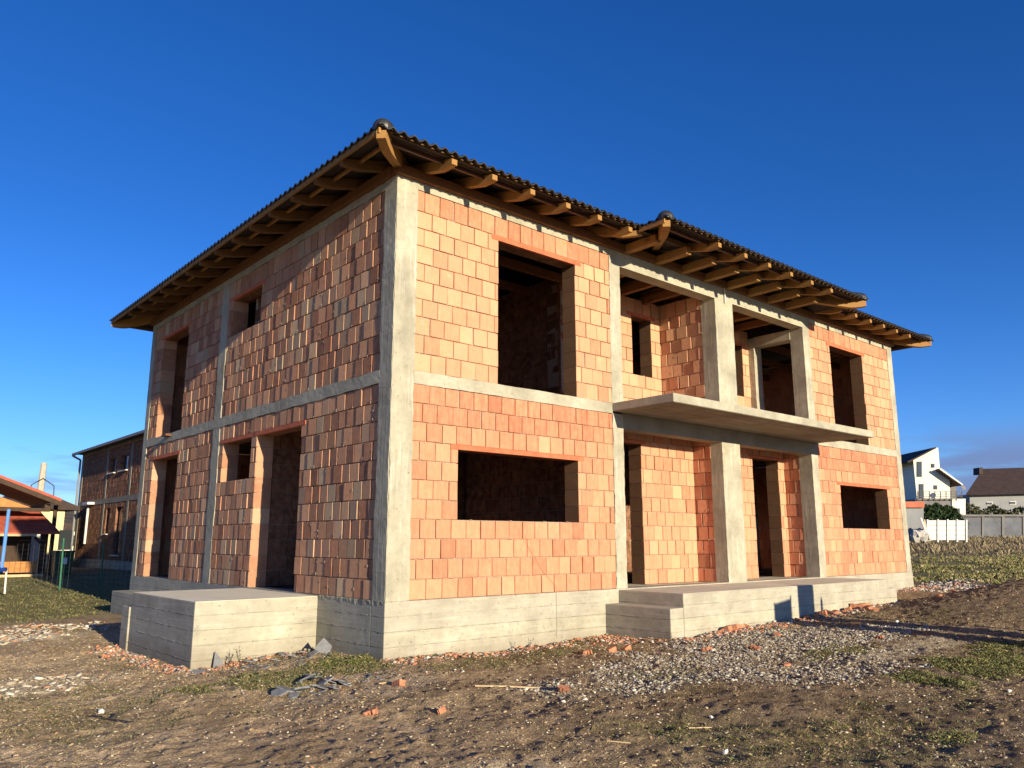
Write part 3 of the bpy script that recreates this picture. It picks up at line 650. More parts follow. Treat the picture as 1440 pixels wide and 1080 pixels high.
# eave trims
def strip(name, x0, x1, y0, y1, z0, z1, mat): mb = MB(); mb.box(x0, x1, y0, y1, z0, z1); return H(mb, name, mat)
for (xa, xb_, yy) in ((-.70, 4.12, -.70), (4.20, 10.83, -1.235), (10.90, W+.70, -.70)):
    strip('eave_batten', xa, xb_, yy+.012, yy+.05, 6.418, 6.452, 'wood_x_shaded')
    strip('drip_edge', xa+.1, xb_-.1, yy+.18, yy+.19, 6.368, 6.43, 'drip')
    strip('eave_purlin', xa+.05, xb_-.05, yy+.26, yy+.29, 6.415, 6.45, 'wood_x_shaded')
strip('fascia_board', -.735, -.703, -.70, L+.70, 6.356, 6.425, 'wood_y')
strip('fascia_board', 4.135, 4.165, -1.23, -.72, 6.345, 6.415, 'wood_y')
strip('eave_purlin', -.46, -.42, -.5, L+.5, 6.40, 6.44, 'wood_y')
strip('fascia_board', W+.703, W+.735, -.70, L+.70, 6.335, 6.412, 'wood_y'); strip('fascia_board', -.70, W+.70, L+.703, L+.735, 6.335, 6.412, 'wood_x_shaded')
# hip ridge tiles: overlapping half-round caps with a domed starter
def hip_cap(p0, d, n, name='hip_tile'):
    tp = TP/math.sqrt(2); nn = Vector((-d[1], d[0], 0)); ax = Vector((d[0], d[1], tp)).normalized(); up = nn.cross(ax); up = up if up.z > 0 else -up
    base = Vector((p0[0], p0[1], 6.455))
    mb = MB(); N = 12; rings = []
    prof = [(-.10, .005), (-.092, .05), (-.07, .088), (-.03, .118), (.02, .132), (.09, .135)]
    s = .09
    for i in range(n):
        prof += [(s+.30, .118), (s+.302, .137)]; s += .30
    V = []; Fc = []
    for (s, r) in prof:
        for q in range(N+1):
            a = -.25+(math.pi+.5)*q/N; V.append(base+ax*s+nn*(r*math.cos(a))+up*(r*.95*math.sin(a)))
    for i in range(len(prof)-1):
        for q in range(N): Fc.append((i*(N+1)+q, i*(N+1)+q+1, (i+1)*(N+1)+q+1, (i+1)*(N+1)+q))
    mb.poly(V, Fc); H(mb, name, 'tile', smooth=False)
hip_cap((-.66, -.66), (r2, r2), 14); hip_cap((4.225, -1.20), (r2, r2), 3); hip_cap((10.80, -1.20), (-r2, r2), 3); hip_cap((W+.66, -.66), (-r2, r2), 14)
#@@PART2@@
# ------------------------------------------------------------------ helpers for things away from the house
def at_x(u, v, x): d = ray(u, v); return CAM + d*((x-CAM.x)/d.x)
def on_ground(u, v):
    p = at_z(u, v, 0)
    for _ in range(12):
        p = at_z(u, v, gz(p.x, p.y)) if v > 775 else p
    return p
def settle(root):                                        # children were modelled in world space: make them relative to the root
    for o in list(bpy.data.objects):
        if o.parent == root: o.location = o.location-root.location
class Thing:
    def __init__(s, name, loc, label, cat, group=None): s.r = empty(name, loc, label, cat, group)
    def add(s, mb, name, mat, parent=None, **kw):
        o = mb.build(name, M[mat] if isinstance(mat, str) else mat, parent or s.r, **kw)
        if not parent: o.location = -s.r.location
        return o
def simple(name, col, rough=.8, var=.25, scale=6, spec=.3):
    k = Mt(name, rough, spec); a = tuple(q*(1-var) for q in col); b = tuple(min(1, q*(1+var)) for q in col)
    M[name] = k.out(k.ramp(k.noise(scale, 5, .6), [(.3, a), (.7, b)]), k.noise(scale*8, 3), .004); return M[name]
simple('plaster_white', (.74,.70,.56), var=.06, scale=1); simple('plaster_grey', (.22,.23,.235), var=.1, scale=1); simple('plaster_dark', (.16,.155,.15), var=.15, scale=1)
simple('plaster_yellow', (.62,.55,.30), var=.08, scale=1); simple('roof_dark', (.045,.030,.026), var=.3, scale=2); simple('roof_red', (.36,.085,.05), var=.3, scale=3)
simple('terracotta', (.42,.13,.07), var=.2, scale=2); simple('fence_grey', (.115,.12,.13), var=.3, scale=1.2); simple('fence_white', (.66,.65,.60), var=.12, scale=2)
simple('metal_dark', (.03,.03,.035), rough=.5); simple('timber_dark', (.055,.035,.022)); simple('timber_orange', (.42,.19,.06), scale=3); simple('timber_pale', (.50,.38,.22))
simple('green_post', (.03,.13,.07), rough=.5); simple('bin_green', (.02,.07,.035), rough=.5); simple('blue_foam', (.10,.25,.55), rough=.6, var=.1); simple('blue_pad', (.02,.08,.40), rough=.5, var=.1)
simple('pole_concrete', (.42,.38,.30), var=.2); simple('stone_grey', (.42,.40,.36), scale=14); simple('slate', (.17,.175,.185), rough=.6, scale=12); simple('brick_bit', (.40,.175,.095), scale=9, var=.4)
simple('white_bit', (.72,.70,.64), scale=9, var=.15); simple('board', (.09,.09,.10), rough=.6)
k = Mt('glass', .08, .6); M['glass'] = k.out((.03,.035,.04))

# ------------------------------------------------------------------ neighbouring unfinished house (left, behind)
main_house = house
NX = 5.7
nb = empty('brick_house', (NX, 41.0, 0), 'neighbouring unfinished brick house in shade behind the left edge of the main house', 'house')
house = nb
nrows_g = [.55+.25*i for i in range(12)]; nrows_u = [3.55+.25*i for i in range(11)]
def yr(u0, u1, v): return sorted((at_x(u0, v, NX).y, at_x(u1, v, NX).y))
E_ = lambda x: 100+x/5.4
w1 = yr(E_(290), E_(335), 660); w2 = yr(E_(375), E_(430), 655); w3 = yr(E_(262), E_(287), 727); w4 = yr(E_(330), E_(380), 740)
zt = lambda u, v: at_x(u, v, NX).z
op_u = [(*w1, 4.80, 5.55), (*w2, 4.80, 5.55)]; op_g = [(*w3, 1.80, 3.05), (*w4, .80, 3.05)]
brick_wall('lower_side_wall', 'l', NX, 24.3, 40.6, nrows_g, op_g, mat='brick_shaded', hue=(.3, .2)); brick_wall('upper_side_wall', 'l', NX, 24.3, 40.6, nrows_u, op_u, mat='brick_shaded', hue=(.25, .2))  # shaded block copy puts the wall's weak light into its colour
brick_wall('lower_front_wall', 'f', 24.0, NX+.3, 17, nrows_g, [], hue=(.4, .2)); brick_wall('upper_front_wall', 'f', 24.0, NX+.3, 17, nrows_u, [], hue=(.4, .2))
b = MB(); b.box(NX-.02, NX+.3, 40.6, 41, .5, 6.3); b.box(NX-.02, NX+.28, 24, 24.3, .5, 6.3); 
H(b, 'column', 'conc_shaded')
for yy in (w1[1]+.25, w2[0]-.7): b = MB(); b.box(NX-.012, NX+.2, yy, yy+.28, .5, 3.3); b.box(NX-.012, NX+.2, yy, yy+.28, 3.3, 6.05); H(b, 'column', 'conc_shaded')
b = MB(); b.box(NX-.015, NX+.3, 24.3, 40.6, 3.3, 3.55); b.box(NX-.015, NX+.3, 24.3, 40.6, 6.05, 6.3); H(b, 'ring_beam', 'conc_shaded')
b = MB(); b.box(NX-.03, 17, 24, 41, -.4, .54); H(b, 'plinth', 'conc_board')
b = MB(); b.box(NX+.4, 17, 40.7, 41, .55, 6.2); b.box(16.7, 17, 24.4, 40.7, .55, 6.2); b.box(NX+.31, 16.7, 24.4, 40.7, 3.3, 3.5); b.box(NX+2.5, NX+2.7, 24.4, 40.7, .55, 3.3); H(b, 'rear_wall', 'conc')
b = MB(); ex = .38; mx = (NX+17)/2
a = [(NX-ex, 24-ex, 6.22), (17+ex, 24-ex, 6.22), (17+ex, 41+ex, 6.22), (NX-ex, 41+ex, 6.22), (mx, 24-ex+6.2, 7.9), (mx, 41+ex-6.2, 7.9)]
b.poly(a, [(0,1,4), (1,2,5,4), (2,3,5), (3,0,4,5), (0,3,2,1)]); H(b, 'roof', 'roof_dark')
b = MB(); b.box(NX-ex-.12, NX-ex+.01, 24-ex, 41+ex, 6.15, 6.27); H(b, 'gutter', 'plaster_grey')
b = MB(); b.path([(NX-ex-.06, 41.4, 6.15), (NX-.10, 41.05, 5.9), (NX-.10, 41.05, .2)], .055, 8); H(b, 'downpipe', 'plaster_grey')
for (y0, y1, z0, z1) in op_u+op_g:
    b = MB(); b.box(NX+.14, NX+.16, y0+.05, y1-.05, z0+.05, z1-.05); o = H(b, 'window_pane', 'glass')
    b = MB(); b.box(NX-.10, NX+.1, y0-.06, y1+.06, z0-.05, z0-.005); o2 = H(b, 'window_sill', 'fence_white')
b = MB(); q = at_x(E_(128), 740, NX); b.tube((NX-.08, q.y, 1.3), (NX-.08, q.y, 3.3), .06, n=8); b.box(NX-.35, NX, q.y-.9, q.y+.1, 3.32, 3.44); H(b, 'waste_pipe', 'fence_white')
settle(nb); house = main_house

# ------------------------------------------------------------------ garden pavilion (left)
YP = 30.0
D_ = lambda x, y: at_y(x/4.909, 620+y/4.909, YP)          # measured on the enlarged corner of the photograph
gnd = -.07
pv = Thing('garden_pavilion', (at_y(30, 800, YP).x, YP, gnd), 'timber garden pavilion with red shingle roofs and orange board gable', 'pavilion')
R1, R2 = D_(405, 418), D_(0, 262); sl = (R2.z-R1.z)/(R1.x-R2.x); rx = R1.x-5.2; rz = R1.z+sl*5.2
b = MB(); b.extrude([(R1.x, YP-.5, R1.z-.02), (rx, YP-.5, rz-.02), (rx, YP-.5, rz+.10), (R1.x, YP-.5, R1.z+.10)], (0, 6, 0)); b.extrude([(rx, YP-.5, rz-.02), (rx-5, YP-.5, rz-.02-sl*5), (rx-5, YP-.5, rz+.1-sl*5), (rx, YP-.5, rz+.1)], (0, 6, 0)); pv.add(b, 'upper_roof', 'roof_red')
b = MB(); b.extrude([(R1.x, YP-.55, R1.z-.22), (rx, YP-.55, rz-.22), (rx, YP-.55, rz-.02), (R1.x, YP-.55, R1.z-.02)], (0, .08, 0)); pv.add(b, 'bargeboard', 'timber_dark')
G1 = D_(215, 460); b = MB(); b.extrude([(G1.x, YP, G1.z), (G1.x-5, YP, G1.z), (G1.x-5, YP, G1.z+sl*4.0), (G1.x-3.6, YP, G1.z+sl*3.4)], (0, .1, 0)); pv.add(b, 'gable_panel', 'timber_orange')
b = MB(); b.box(R1.x-7, R1.x-.3, YP-.05, YP+.12, G1.z-.16, G1.z-.02); b.box(R1.x-.5, R1.x-.3, YP, YP+5, R1.z-.3, R1.z-.12); pv.add(b, 'tie_beam', 'timber_dark')
# lower shingle roof, sloping towards the viewer, behind the tie beam
a0, a1, a2, a3 = D_(-40, 482), D_(300, 482), D_(400, 645), D_(-40, 645)
b = MB(); b.extrude([(a3.x, YP-.4, a3.z), (a2.x, YP-.4, a2.z), (a1.x, YP+1.5, a1.z+.1), (a0.x, YP+1.5, a0.z+.1)], (0, 0, .08)); pv.add(b, 'lower_roof', 'roof_red')
b = MB(); b.box(a3.x-1, D_(240, 650).x, YP-.46, YP-.40, a3.z-.07, a3.z+.02); pv.add(b, 'fascia', 'timber_pale')
for q in (292, 318, 372):
    w = D_(q, 700); b = MB(); b.box(w.x-.07, w.x+.07, YP+.1*(q-300)/20-.07, YP+.1*(q-300)/20+.07, gnd-.2, R1.z-.15 if q > 350 else a3.z+.2); pv.add(b, 'post', 'timber_dark')
w0, w1_ = D_(235, 665), D_(300, 735); b = MB(); b.tube((w0.x, YP-.2, w0.z), (w1_.x, YP-.2, w1_.z), .06, n=4); pv.add(b, 'brace', 'timber_dark')
w0, w1_ = D_(-60, 835), D_(240, 905); b = MB()
for i in range(8): 
    ww = (w1_.x-w0.x)/8; b.box(w0.x+i*ww, w0.x+(i+1)*ww-.01, YP-.3, YP-.25, w1_.z, w0.z)
pv.add(b, 'parapet', 'timber_orange')
b = MB(); b.box(w0.x, w1_.x+.0, YP+1.4, YP+1.5, gnd, 2.4); pv.add(b, 'back_wall', 'timber_dark')
b = MB(); w = D_(265, 920); b.box(w.x-3.4, w.x, YP-1.0, YP-.7, w.z-.06, w.z+.04); 
for i in (0, 1.6, 3.2): b.box(w.x-.15-i, w.x-.05-i, YP-.95, YP-.8, gnd-.2, w.z-.06)
pv.add(b, 'bench', 'timber_pale')
# yellow house and white shed behind, wheelie bin
q0, q1 = at_y(58, 725, 38), at_y(92, 742, 38)
yh = Thing('yellow_house', ((q0.x+q1.x)/2, 38, -.05), 'small pale yellow house behind the pavilion roof', 'house')
b = MB(); b.box(q0.x-2, q1.x-.1, 38, 44, -.3, at_y(85, 716, 38).z); yh.add(b, 'wall', 'plaster_yellow')
b = MB(); zz = at_y(85, 716, 38).z; b.extrude([(q0.x-2.3, 37.6, zz), (q1.x+.5, 37.6, zz-.05), (q1.x+.5, 37.6, zz+.12), (q0.x-.5, 37.6, zz+1.0)], (0, 7, 0)); yh.add(b, 'roof', 'roof_dark')
b = MB(); b.box(q0.x+.9, q0.x+1.5, 37.97, 38.02, 1.0, 2.0); yh.add(b, 'window', 'glass')
q = at_y(52, 770, 34); b = MB(); b.box(q.x-.35, q.x+.25, 34, 34.3, -.1, 2.35); o = tag(b.build('shed_door', M['fence_white']), 'white panel door standing behind the dark pavilion posts', 'door'); 
q = at_y(89, 780, 27.5); wb = Thing('wheelie_bin', (q.x, 27.5, -.08), 'dark green wheelie bin behind the wire mesh fence', 'bin')
b = MB(); b.prism([(q.x-.27, 27.3, 0), (q.x+.27, 27.3, 0), (q.x+.27, 27.8, 0), (q.x-.27, 27.8, 0)], [(q.x-.33, 27.2, 1.0), (q.x+.33, 27.2, 1.0), (q.x+.33, 27.9, 1.0), (q.x-.33, 27.9, 1.0)]); wb.add(b, 'body', 'bin_green')
b = MB(); b.box(q.x-.35, q.x+.35, 27.17, 27.93, 1.0, 1.07); wb.add(b, 'lid', 'bin_green')
b = MB(); b.tube((q.x-.3, 27.85, .02), (q.x+.3, 27.85, .02), .1, n=10); wb.add(b, 'wheel', 'metal_dark')
b = MB(); b.box(q.x-.1, q.x+.1, 27.2, 27.24, .55, .8); wb.add(b, 'sticker', 'white_bit')
# houses far behind, under the hill
p = at_y(100, 752, 95); fh = Thing('far_house', (p.x, 95, 0), 'far white house under the brown hill', 'house')
b = MB(); b.box(p.x-3.5, p.x+1.5, 95, 100, -1, 2.6); fh.add(b, 'wall', 'plaster_white')
b = MB(); b.extrude([(p.x-3.9, 94.6, 2.6), (p.x+1.9, 94.6, 2.6), (p.x-1, 94.6, 3.6)], (0, 6, 0)); fh.add(b, 'roof', 'roof_dark')
for i in (0, 1.6, 3.2): b = MB(); b.box(p.x-3+i, p.x-2.2+i, 94.95, 95.02, .9, 2.1); fh.add(b, 'window', 'glass')
# utility pole with wires
p = at_y(56, 740, 44); tt = at_y(62, 651, 44); up_ = Thing('utility_pole', (p.x-.2, 44, 0), 'leaning concrete utility pole rising behind the red roof', 'pole')
b = MB(); b.tube((p.x-.25, 44, -.1), (tt.x, 44, tt.z), .26, .16, 8); up_.add(b, 'pole', 'pole_concrete')
b = MB()
for s_, w_ in ((-1, .55), (1, .6)):
    b.path([(tt.x, 43.8, tt.z-.9), (tt.x+s_*w_, 43.8, tt.z-1.3), (tt.x+s_*w_*1.1, 43.8, tt.z-2.3), (tt.x+s_*.2, 43.8, tt.z-3.0)], .025, 4)
b.box(tt.x-.1, tt.x+.55, 43.75, 43.85, tt.z-2.4, tt.z-2.3); up_.add(b, 'cable_loop', 'wire')
b = MB(); b.box(tt.x+.2, tt.x+.5, 43.7, 43.85, tt.z-2.9, tt.z-2.5); up_.add(b, 'insulator_box', 'fence_white')
# trampoline at the left edge
YT = 17.5; q = at_y(8, 832, YT); gq = q.z
tr = Thing('trampoline', (q.x-1.3, YT, gq), 'blue trampoline with a foam covered pole cut off by the left edge', 'trampoline')
t1 = at_y(12.5, 716, YT)
b = MB(); b.tube((t1.x, YT, at_y(11, 806, YT).z), t1, .045, n=8); tr.add(b, 'net_pole', 'blue_foam')
b = MB(); lg = at_y(9, 803, YT); b.tube((q.x-.02, YT, gq-.05), (lg.x, YT, lg.z), .025, n=8); b.tube((q.x-1.6, YT-.6, gq-.05), (lg.x-1.5, YT-.6, lg.z), .025, n=8); tr.add(b, 'leg', 'fence_white')
b = MB(); cx = lg.x-1.28; n = 28; rr = [(1.32, 0), (1.32, .09), (1.05, .1), (1.05, .02)]
V = [(cx+r*math.cos(2*math.pi*i/n), YT+.25+r*math.sin(2*math.pi*i/n), lg.z+h) for i in range(n) for r, h in rr]; b.poly(V, [(i*4+j, i*4+(j+1) % 4, ((i+1) % n)*4+(j+1) % 4, ((i+1) % n)*4+j) for i in range(n) for j in range(4)]); tr.add(b, 'edge_pad', 'blue_pad')
b = MB(); b.poly([(cx+1.06*math.cos(2*math.pi*i/n), YT+.25+1.06*math.sin(2*math.pi*i/n), lg.z+.06) for i in range(n)], [tuple(range(n))]); tr.add(b, 'mat', 'metal_dark')
# wire mesh fence with green posts
YF = 18.5; fq = at_y(84, 828, YF); zf = fq.z
fe = Thing('mesh_fence', (fq.x, YF, zf), 'green wire mesh fence with thin posts in front of the pavilion', 'fence')
tp_ = at_y(90, 757, YF)
for i, dx in enumerate((0, 1.1, 3.2)):
    b = MB(); b.tube((fq.x+dx, YF, zf-.1), (fq.x+dx+(tp_.x-fq.x)*(1 if i == 0 else .3), YF+.02, tp_.z-.12*i), .028, n=8); fe.add(b, 'post', 'green_post')
b = MB()
for i in range(0, 34): b.tube((fq.x-1.2+i*.14, YF+.03, zf), (fq.x-1.2+i*.14, YF+.03, tp_.z-.15), .003, n=3)
for i in range(0, 11): b.tube((fq.x-1.2, YF+.03, zf+.1+i*.13), (fq.x+3.4, YF+.03, zf+.1+i*.13), .003, n=3)
fe.add(b, 'mesh', 'metal_dark')

# ------------------------------------------------------------------ right background
def Q(x, y): return (1240+x/5.4, 580+y/5.4)
def pd(mb, pts, D, depth, raw=False):
    mb.extrude([at_d(*(p if raw else Q(*p)), D) for p in pts], HF*depth)
def rect(mb, x0, y0, x1, y1, D, depth): pd(mb, [(x0, y1), (x1, y1), (x1, y0), (x0, y0)], D, depth)
p = at_d(*Q(380, 660), 70); wh = Thing('white_house', (p.x, p.y, 1.2), 'cream rendered house with dark single pitch roof and balcony over a garage arch', 'house')
b = MB(); pd(b, [(268, 662), (520, 655), (515, 500), (442, 440), (428, 268), (412, 268), (238, 352)], 70, 9); wh.add(b, 'wall', 'plaster_white')
b = MB(); pd(b, [(196, 372), (414, 262), (414, 272), (200, 384)], 69.3, 11); wh.add(b, 'main_roof', 'roof_dark')
b = MB(); pd(b, [(440, 432), (612, 552), (618, 546), (448, 421)], 69.2, .12); o = wh.add(b, 'side_roof', 'fence_white')
b = MB(); pd(b, [(442, 440), (608, 556), (614, 548), (448, 424)], 69.35, 8); wh.add(b, 'soffit', 'timber_dark')
b = MB(); pd(b, [(515, 655), (570, 655), (565, 540), (515, 500)], 70.8, 6); wh.add(b, 'side_wing', 'plaster_dark')
for (x0, y0, x1, y1) in ((266, 372, 306, 490), (375, 388, 402, 420), (282, 542, 319, 655), (394, 552, 423, 585)):
    b = MB(); rect(b, x0, y0, x1, y1, 69.96, .1); f = wh.add(b, 'window', 'plaster_dark')
    b = MB(); rect(b, x0+4, y0+4, x1-4, y1-4, 69.93, .05); o = b.build('pane', M['glass'], f)
b = MB(); rect(b, 255, 657, 540, 800, 68.6, 9); wh.add(b, 'garage_wall', 'plaster_dark')
b = MB(); rect(b, 534, 655, 636, 775, 68.5, 9); wh.add(b, 'garage_corner', 'plaster_white')
b = MB(); pts = [(325, 815)]+[(415-90*math.cos(math.pi*i/12), 790-90*math.sin(math.pi*i/12)) for i in range(13)]+[(505, 815)]; pd(b, pts, 68.5, .1); wh.add(b, 'garage_arch', 'metal_dark')
b = MB(); rect(b, 560, 728, 594, 778, 68.44, .1); wh.add(b, 'garage_window', 'glass')
b = MB()
for y in (600, 618, 636, 652): rect(b, 268, y, 612, y+4, 68.1, .05)
for x in (272, 315, 360, 402, 445, 487, 525, 565, 606): rect(b, x, 598, x+5, 660, 68.1, .06)
wh.add(b, 'balcony_rail', 'metal_dark')
dsh = at_d(*Q(612, 575), 68); b = MB(); b.tube(dsh, dsh+Vector((-.05,-.12,.05)), .10, .24, 14); wh.add(b, 'satellite_dish', 'plaster_dark')
# conifer hedge: separate little trees
k = Mt('conifer', .8); _, x = k.attr(); M['conifer'] = k.out(k.ramp(x[0], [(0, (.015,.035,.012)), (1, (.05,.085,.025))]))
k = Mt('shrub', .8); _, x = k.attr(); M['shrub'] = k.out(k.ramp(x[0], [(0, (.03,.04,.018)), (1, (.10,.10,.045))]))
def crown(mb, c, r, h, n, seed, pointy=True, sz=.16):
    s = random.Random(seed)
    for i in range(n):
        t = s.random(); rad = r*((1-t)**.8 if pointy else math.sin(math.pi*min(1, t*.9+.08)))*math.sqrt(s.uniform(.3, 1))*(1+.25*math.sin(i*.7)); a = s.uniform(0, 2*math.pi)
        p = Vector((c[0]+rad*math.cos(a), c[1]+rad*math.sin(a), c[2]+h*t)); q = sz*s.uniform(.5, 1.3)
        d1 = Vector((s.gauss(0,1), s.gauss(0,1), s.gauss(0,1))).normalized()*q; d2 = Vector((s.gauss(0,1), s.gauss(0,1), s.gauss(.6,1))).normalized()*q
        mb.poly([p-d1*.5, p+d1*.5, p+d2], [(0,1,2)], (s.random(), 0, 0))
for i, ux in enumerate((345, 372, 398, 425, 452, 480, 508, 535, 560)):
    p = at_d(*Q(ux, 830), 60); tpz = at_d(*Q(ux, 728+(i % 3)*8+abs(i-3)*5), 60).z
    t_ = Thing('conifer_tree', (p.x, p.y, p.z-.6), ['first','second','third','fourth','fifth','sixth','seventh','eighth','last'][i]+' dark conifer from the left in the row before the garage arch', 'tree', 'row of clipped conifers before the garage arch')
    b = MB(); b.tube((p.x, p.y, p.z-.8), (p.x, p.y, tpz-.4), .09, .03, 6); t_.add(b, 'trunk', 'timber_dark')
    b = MB(); crown(b, (p.x, p.y, p.z-.4), .75, tpz-p.z+.7, 1200, 40+i, sz=.2); t_.add(b, 'crown', 'conifer')
# gate house wall with terracotta coping
p = at_d(*Q(255, 960), 52); gh = Thing('gate_pillar_wall', (p.x, p.y, 1.0), 'rough rendered shed wall topped by a terracotta band at the house corner', 'shed')
b = MB(); rect(b, 150, 722, 318, 975, 52, 3); gh.add(b, 'wall', 'plaster_grey'); b = MB(); rect(b, 150, 676, 324, 722, 51.8, 3.4); gh.add(b, 'coping', 'terracotta')
# white precast fence
p = at_d(*Q(500, 975), 50); wf = Thing('precast_fence', (p.x, p.y, 1.1), 'white four bay precast concrete fence by the leaning planks', 'fence')
xs = (348, 428, 502, 574, 645)
for x in xs: b = MB(); rect(b, x-5, 812 if x < 640 else 815, x+6, 985, 50, .15); wf.add(b, 'post', 'fence_white')
for x0, x1 in zip(xs[:-1], xs[1:]):
    b = MB()
    for j in range(4): rect(b, x0+7, 818+j*38+1.5, x1-6, 818+(j+1)*38-1.5, 50.06, .06)
    wf.add(b, 'panel', 'fence_white')
# leaning planks
for i, (a, c) in enumerate((((292, 800), (372, 972)), ((318, 812), (352, 935)))):
    b = MB(); pd(b, [(a[0], a[1]), (c[0]-16, c[1]), (c[0], c[1]), (a[0]+12, a[1])], 49.2+i*.3, .05); o = b.build('plank', M['fence_white'] if i == 0 else M['timber_pale'])
    tag(o, ['long white plank leaning against the precast fence end', 'shorter weathered plank leaning behind the white plank'][i], 'plank')
# grey precast fence
p = at_d(*Q(850, 945), 60); gf = Thing('precast_fence', (p.x, p.y, 1.2), 'long grey precast concrete fence before the dark roofed house', 'fence')
xs = (600, 770, 922, 1080, 1240, 1400)
for x in xs: b = MB(); rect(b, x-9, 782, x+9, 960, 60, .2); gf.add(b, 'post', 'plaster_dark')
for x0, x1 in zip(xs[:-1], xs[1:]):
    b = MB()
    for j in range(4): rect(b, x0+9, 796+j*38+1, x1-9, 796+(j+1)*38-1, 60.06, .08)
    gf.add(b, 'panel', 'fence_grey')
b = MB(); rect(b, 590, 775, 1400, 790, 59.95, .3); gf.add(b, 'coping', 'plaster_dark')
# dark roofed house
p = at_d(*Q(850, 760), 88); dh = Thing('grey_house', (p.x, p.y, 1.3), 'long low grey house under a wide dark brown roof with one chimney', 'house')
b = MB(); a = [at_d(*Q(x, y), D) for x, y, D in ((632, 630, 87.2), (1400, 610, 87.2), (1400, 410, 92), (768, 428, 92))]; c = [at_d(*Q(x, y), D) for x, y, D in ((660, 640, 98), (1400, 620, 98), (1400, 412, 92.3), (766, 430, 92.3))]
b.poly(a+c, [(0,1,2,3), (4,5,6,7), (0,3,7,4), (0,1,5,4), (1,2,6,5)]); dh.add(b, 'roof', 'roof_dark')
b = MB(); rect(b, 668, 622, 1400, 800, 88, 9); dh.add(b, 'wall', 'plaster_grey')
for (x0, x1, y) in ((795, 842, 679), (970, 1020, 674)):
    b = MB(); rect(b, x0, y, x1, y+25, 87.95, .1); f = dh.add(b, 'window', 'fence_white'); b = MB(); rect(b, x0+4, y+4, x1-4, y+21, 87.9, .06); b.build('pane', M['glass'], f)
b = MB(); rect(b, 740, 418, 768, 470, 91, 1.2); dh.add(b, 'chimney', 'roof_dark')
for i, (ux, wv, hv) in enumerate(((650, 1.6, 700), (715, 1.1, 735), (855, .9, 712), (1060, 1.6, 728), (920, 1.0, 745))):
    p = at_d(*Q(ux, 790), 74); tz = at_d(*Q(ux, hv), 74).z
    t_ = Thing('shrub', (p.x, p.y, p.z-.5), ['dark bushy shrub at the left end of the grey house', 'small shrub behind the white fence end', 'slim dark shrub between the two small windows', 'low dark shrub at the right behind the grey fence', 'low pale shrub behind the middle of the grey fence'][i], 'shrub')
    b = MB(); b.tube((p.x, p.y, p.z-.8), (p.x, p.y, tz-.4), .06, .02, 5); t_.add(b, 'stem', 'timber_dark'); b = MB(); crown(b, (p.x, p.y, p.z-.4), wv, tz-p.z+.4, 500, 80+i, False, .25); t_.add(b, 'crown', 'shrub')

# ------------------------------------------------------------------ unseen blockers added past the right edge, shapes invented to shadow the porch front
ys = -7.0; sx_ = DXDY*(ys+1.245)*-1
sbox = Thing('shadow_box', (7.13, ys, gz(7.13, ys)), 'unseen upright box added past the right edge to cast the widest shadow on the porch', 'shadow caster')
x0 = 7.36-sx_; b = MB(); b.box(x0, x0+.50, ys, ys+.3, gz(7.1, ys)-.05, 1.885); sbox.add(b, 'body', 'plaster_grey', bevel=.01)
b = MB(); b.box(x0+.02, x0+.48, ys-.015, ys-.002, .45, 1.80); d_ = sbox.add(b, 'door', 'plaster_grey'); b = MB(); b.box(x0+.40, x0+.43, ys-.03, ys-.015, 1.0, 1.15); b.build('handle', M['metal_dark'], d_)  # door and handle only dress the added box
x0 = 6.585-sx_; bd = Thing('shadow_board', (x0+.26, ys, gz(x0, ys)), 'unseen sloping board on two posts, added past the right edge to shadow the porch', 'board')
b = MB(); b.extrude([(x0+.03, ys, 1.30-.9), (x0+.50, ys, 1.30-.9), (x0+.50, ys, 1.70), (x0+.03, ys, 1.645)], (0, .03, 0)); bd.add(b, 'panel', 'board')
for q, h in ((x0, 1.665), (x0+.50, 1.755)): b = MB(); b.box(q, q+.035, ys, ys+.04, 0, h); bd.add(b, 'post', 'timber_dark')
x0 = 8.075-sx_; b = MB(); b.box(x0, x0+.07, ys, ys+.07, 0, 1.62); b.extrude([(x0, ys, 1.62), (x0+.07, ys, 1.62), (x0+.04, ys, 1.70)], (0, .07, 0)); tag(b.build('shadow_stake', M['timber_dark']), 'unseen pointed stake added past the right edge to cast the thin porch shadow', 'stake')

# ------------------------------------------------------------------ scatter: gravel, litter, grass
t = (1+5**.5)/2
ICO_V = np.array([(-1,t,0),(1,t,0),(-1,-t,0),(1,-t,0),(0,-1,t),(0,1,t),(0,-1,-t),(0,1,-t),(t,0,-1),(t,0,1),(-t,0,-1),(-t,0,1)])/math.sqrt(1+t*t)
ICO_F = np.array([(0,11,5),(0,5,1),(0,1,7),(0,7,10),(0,10,11),(1,5,9),(5,11,4),(11,10,2),(10,7,6),(7,1,8),(3,9,4),(3,4,2),(3,2,6),(3,6,8),(3,8,9),(4,9,5),(2,4,11),(6,2,10),(8,6,7),(9,8,1)])
def sample(n, x0, x1, y0, y1, mask, g=nr):
    out = []
    tot = 0
    while tot < n:
        x = g.uniform(x0, x1, 40000); y = g.uniform(y0, y1, 40000); m = mask(x, y) > g.random(40000)
        m &= ~((x > -.02) & (x < W) & (y > -.02) & (y < L)); m &= ~((x > -1.68) & (x < 0) & (y > 1.68) & (y < 4.6)); m &= ~((x > 3.9) & (x < 11.1) & (y > -1.25) & (y < 0))
        out.append(np.stack([x[m], y[m]], 1)); tot += m.sum()
        if m.sum() == 0: break
    return np.concatenate(out)[:n]
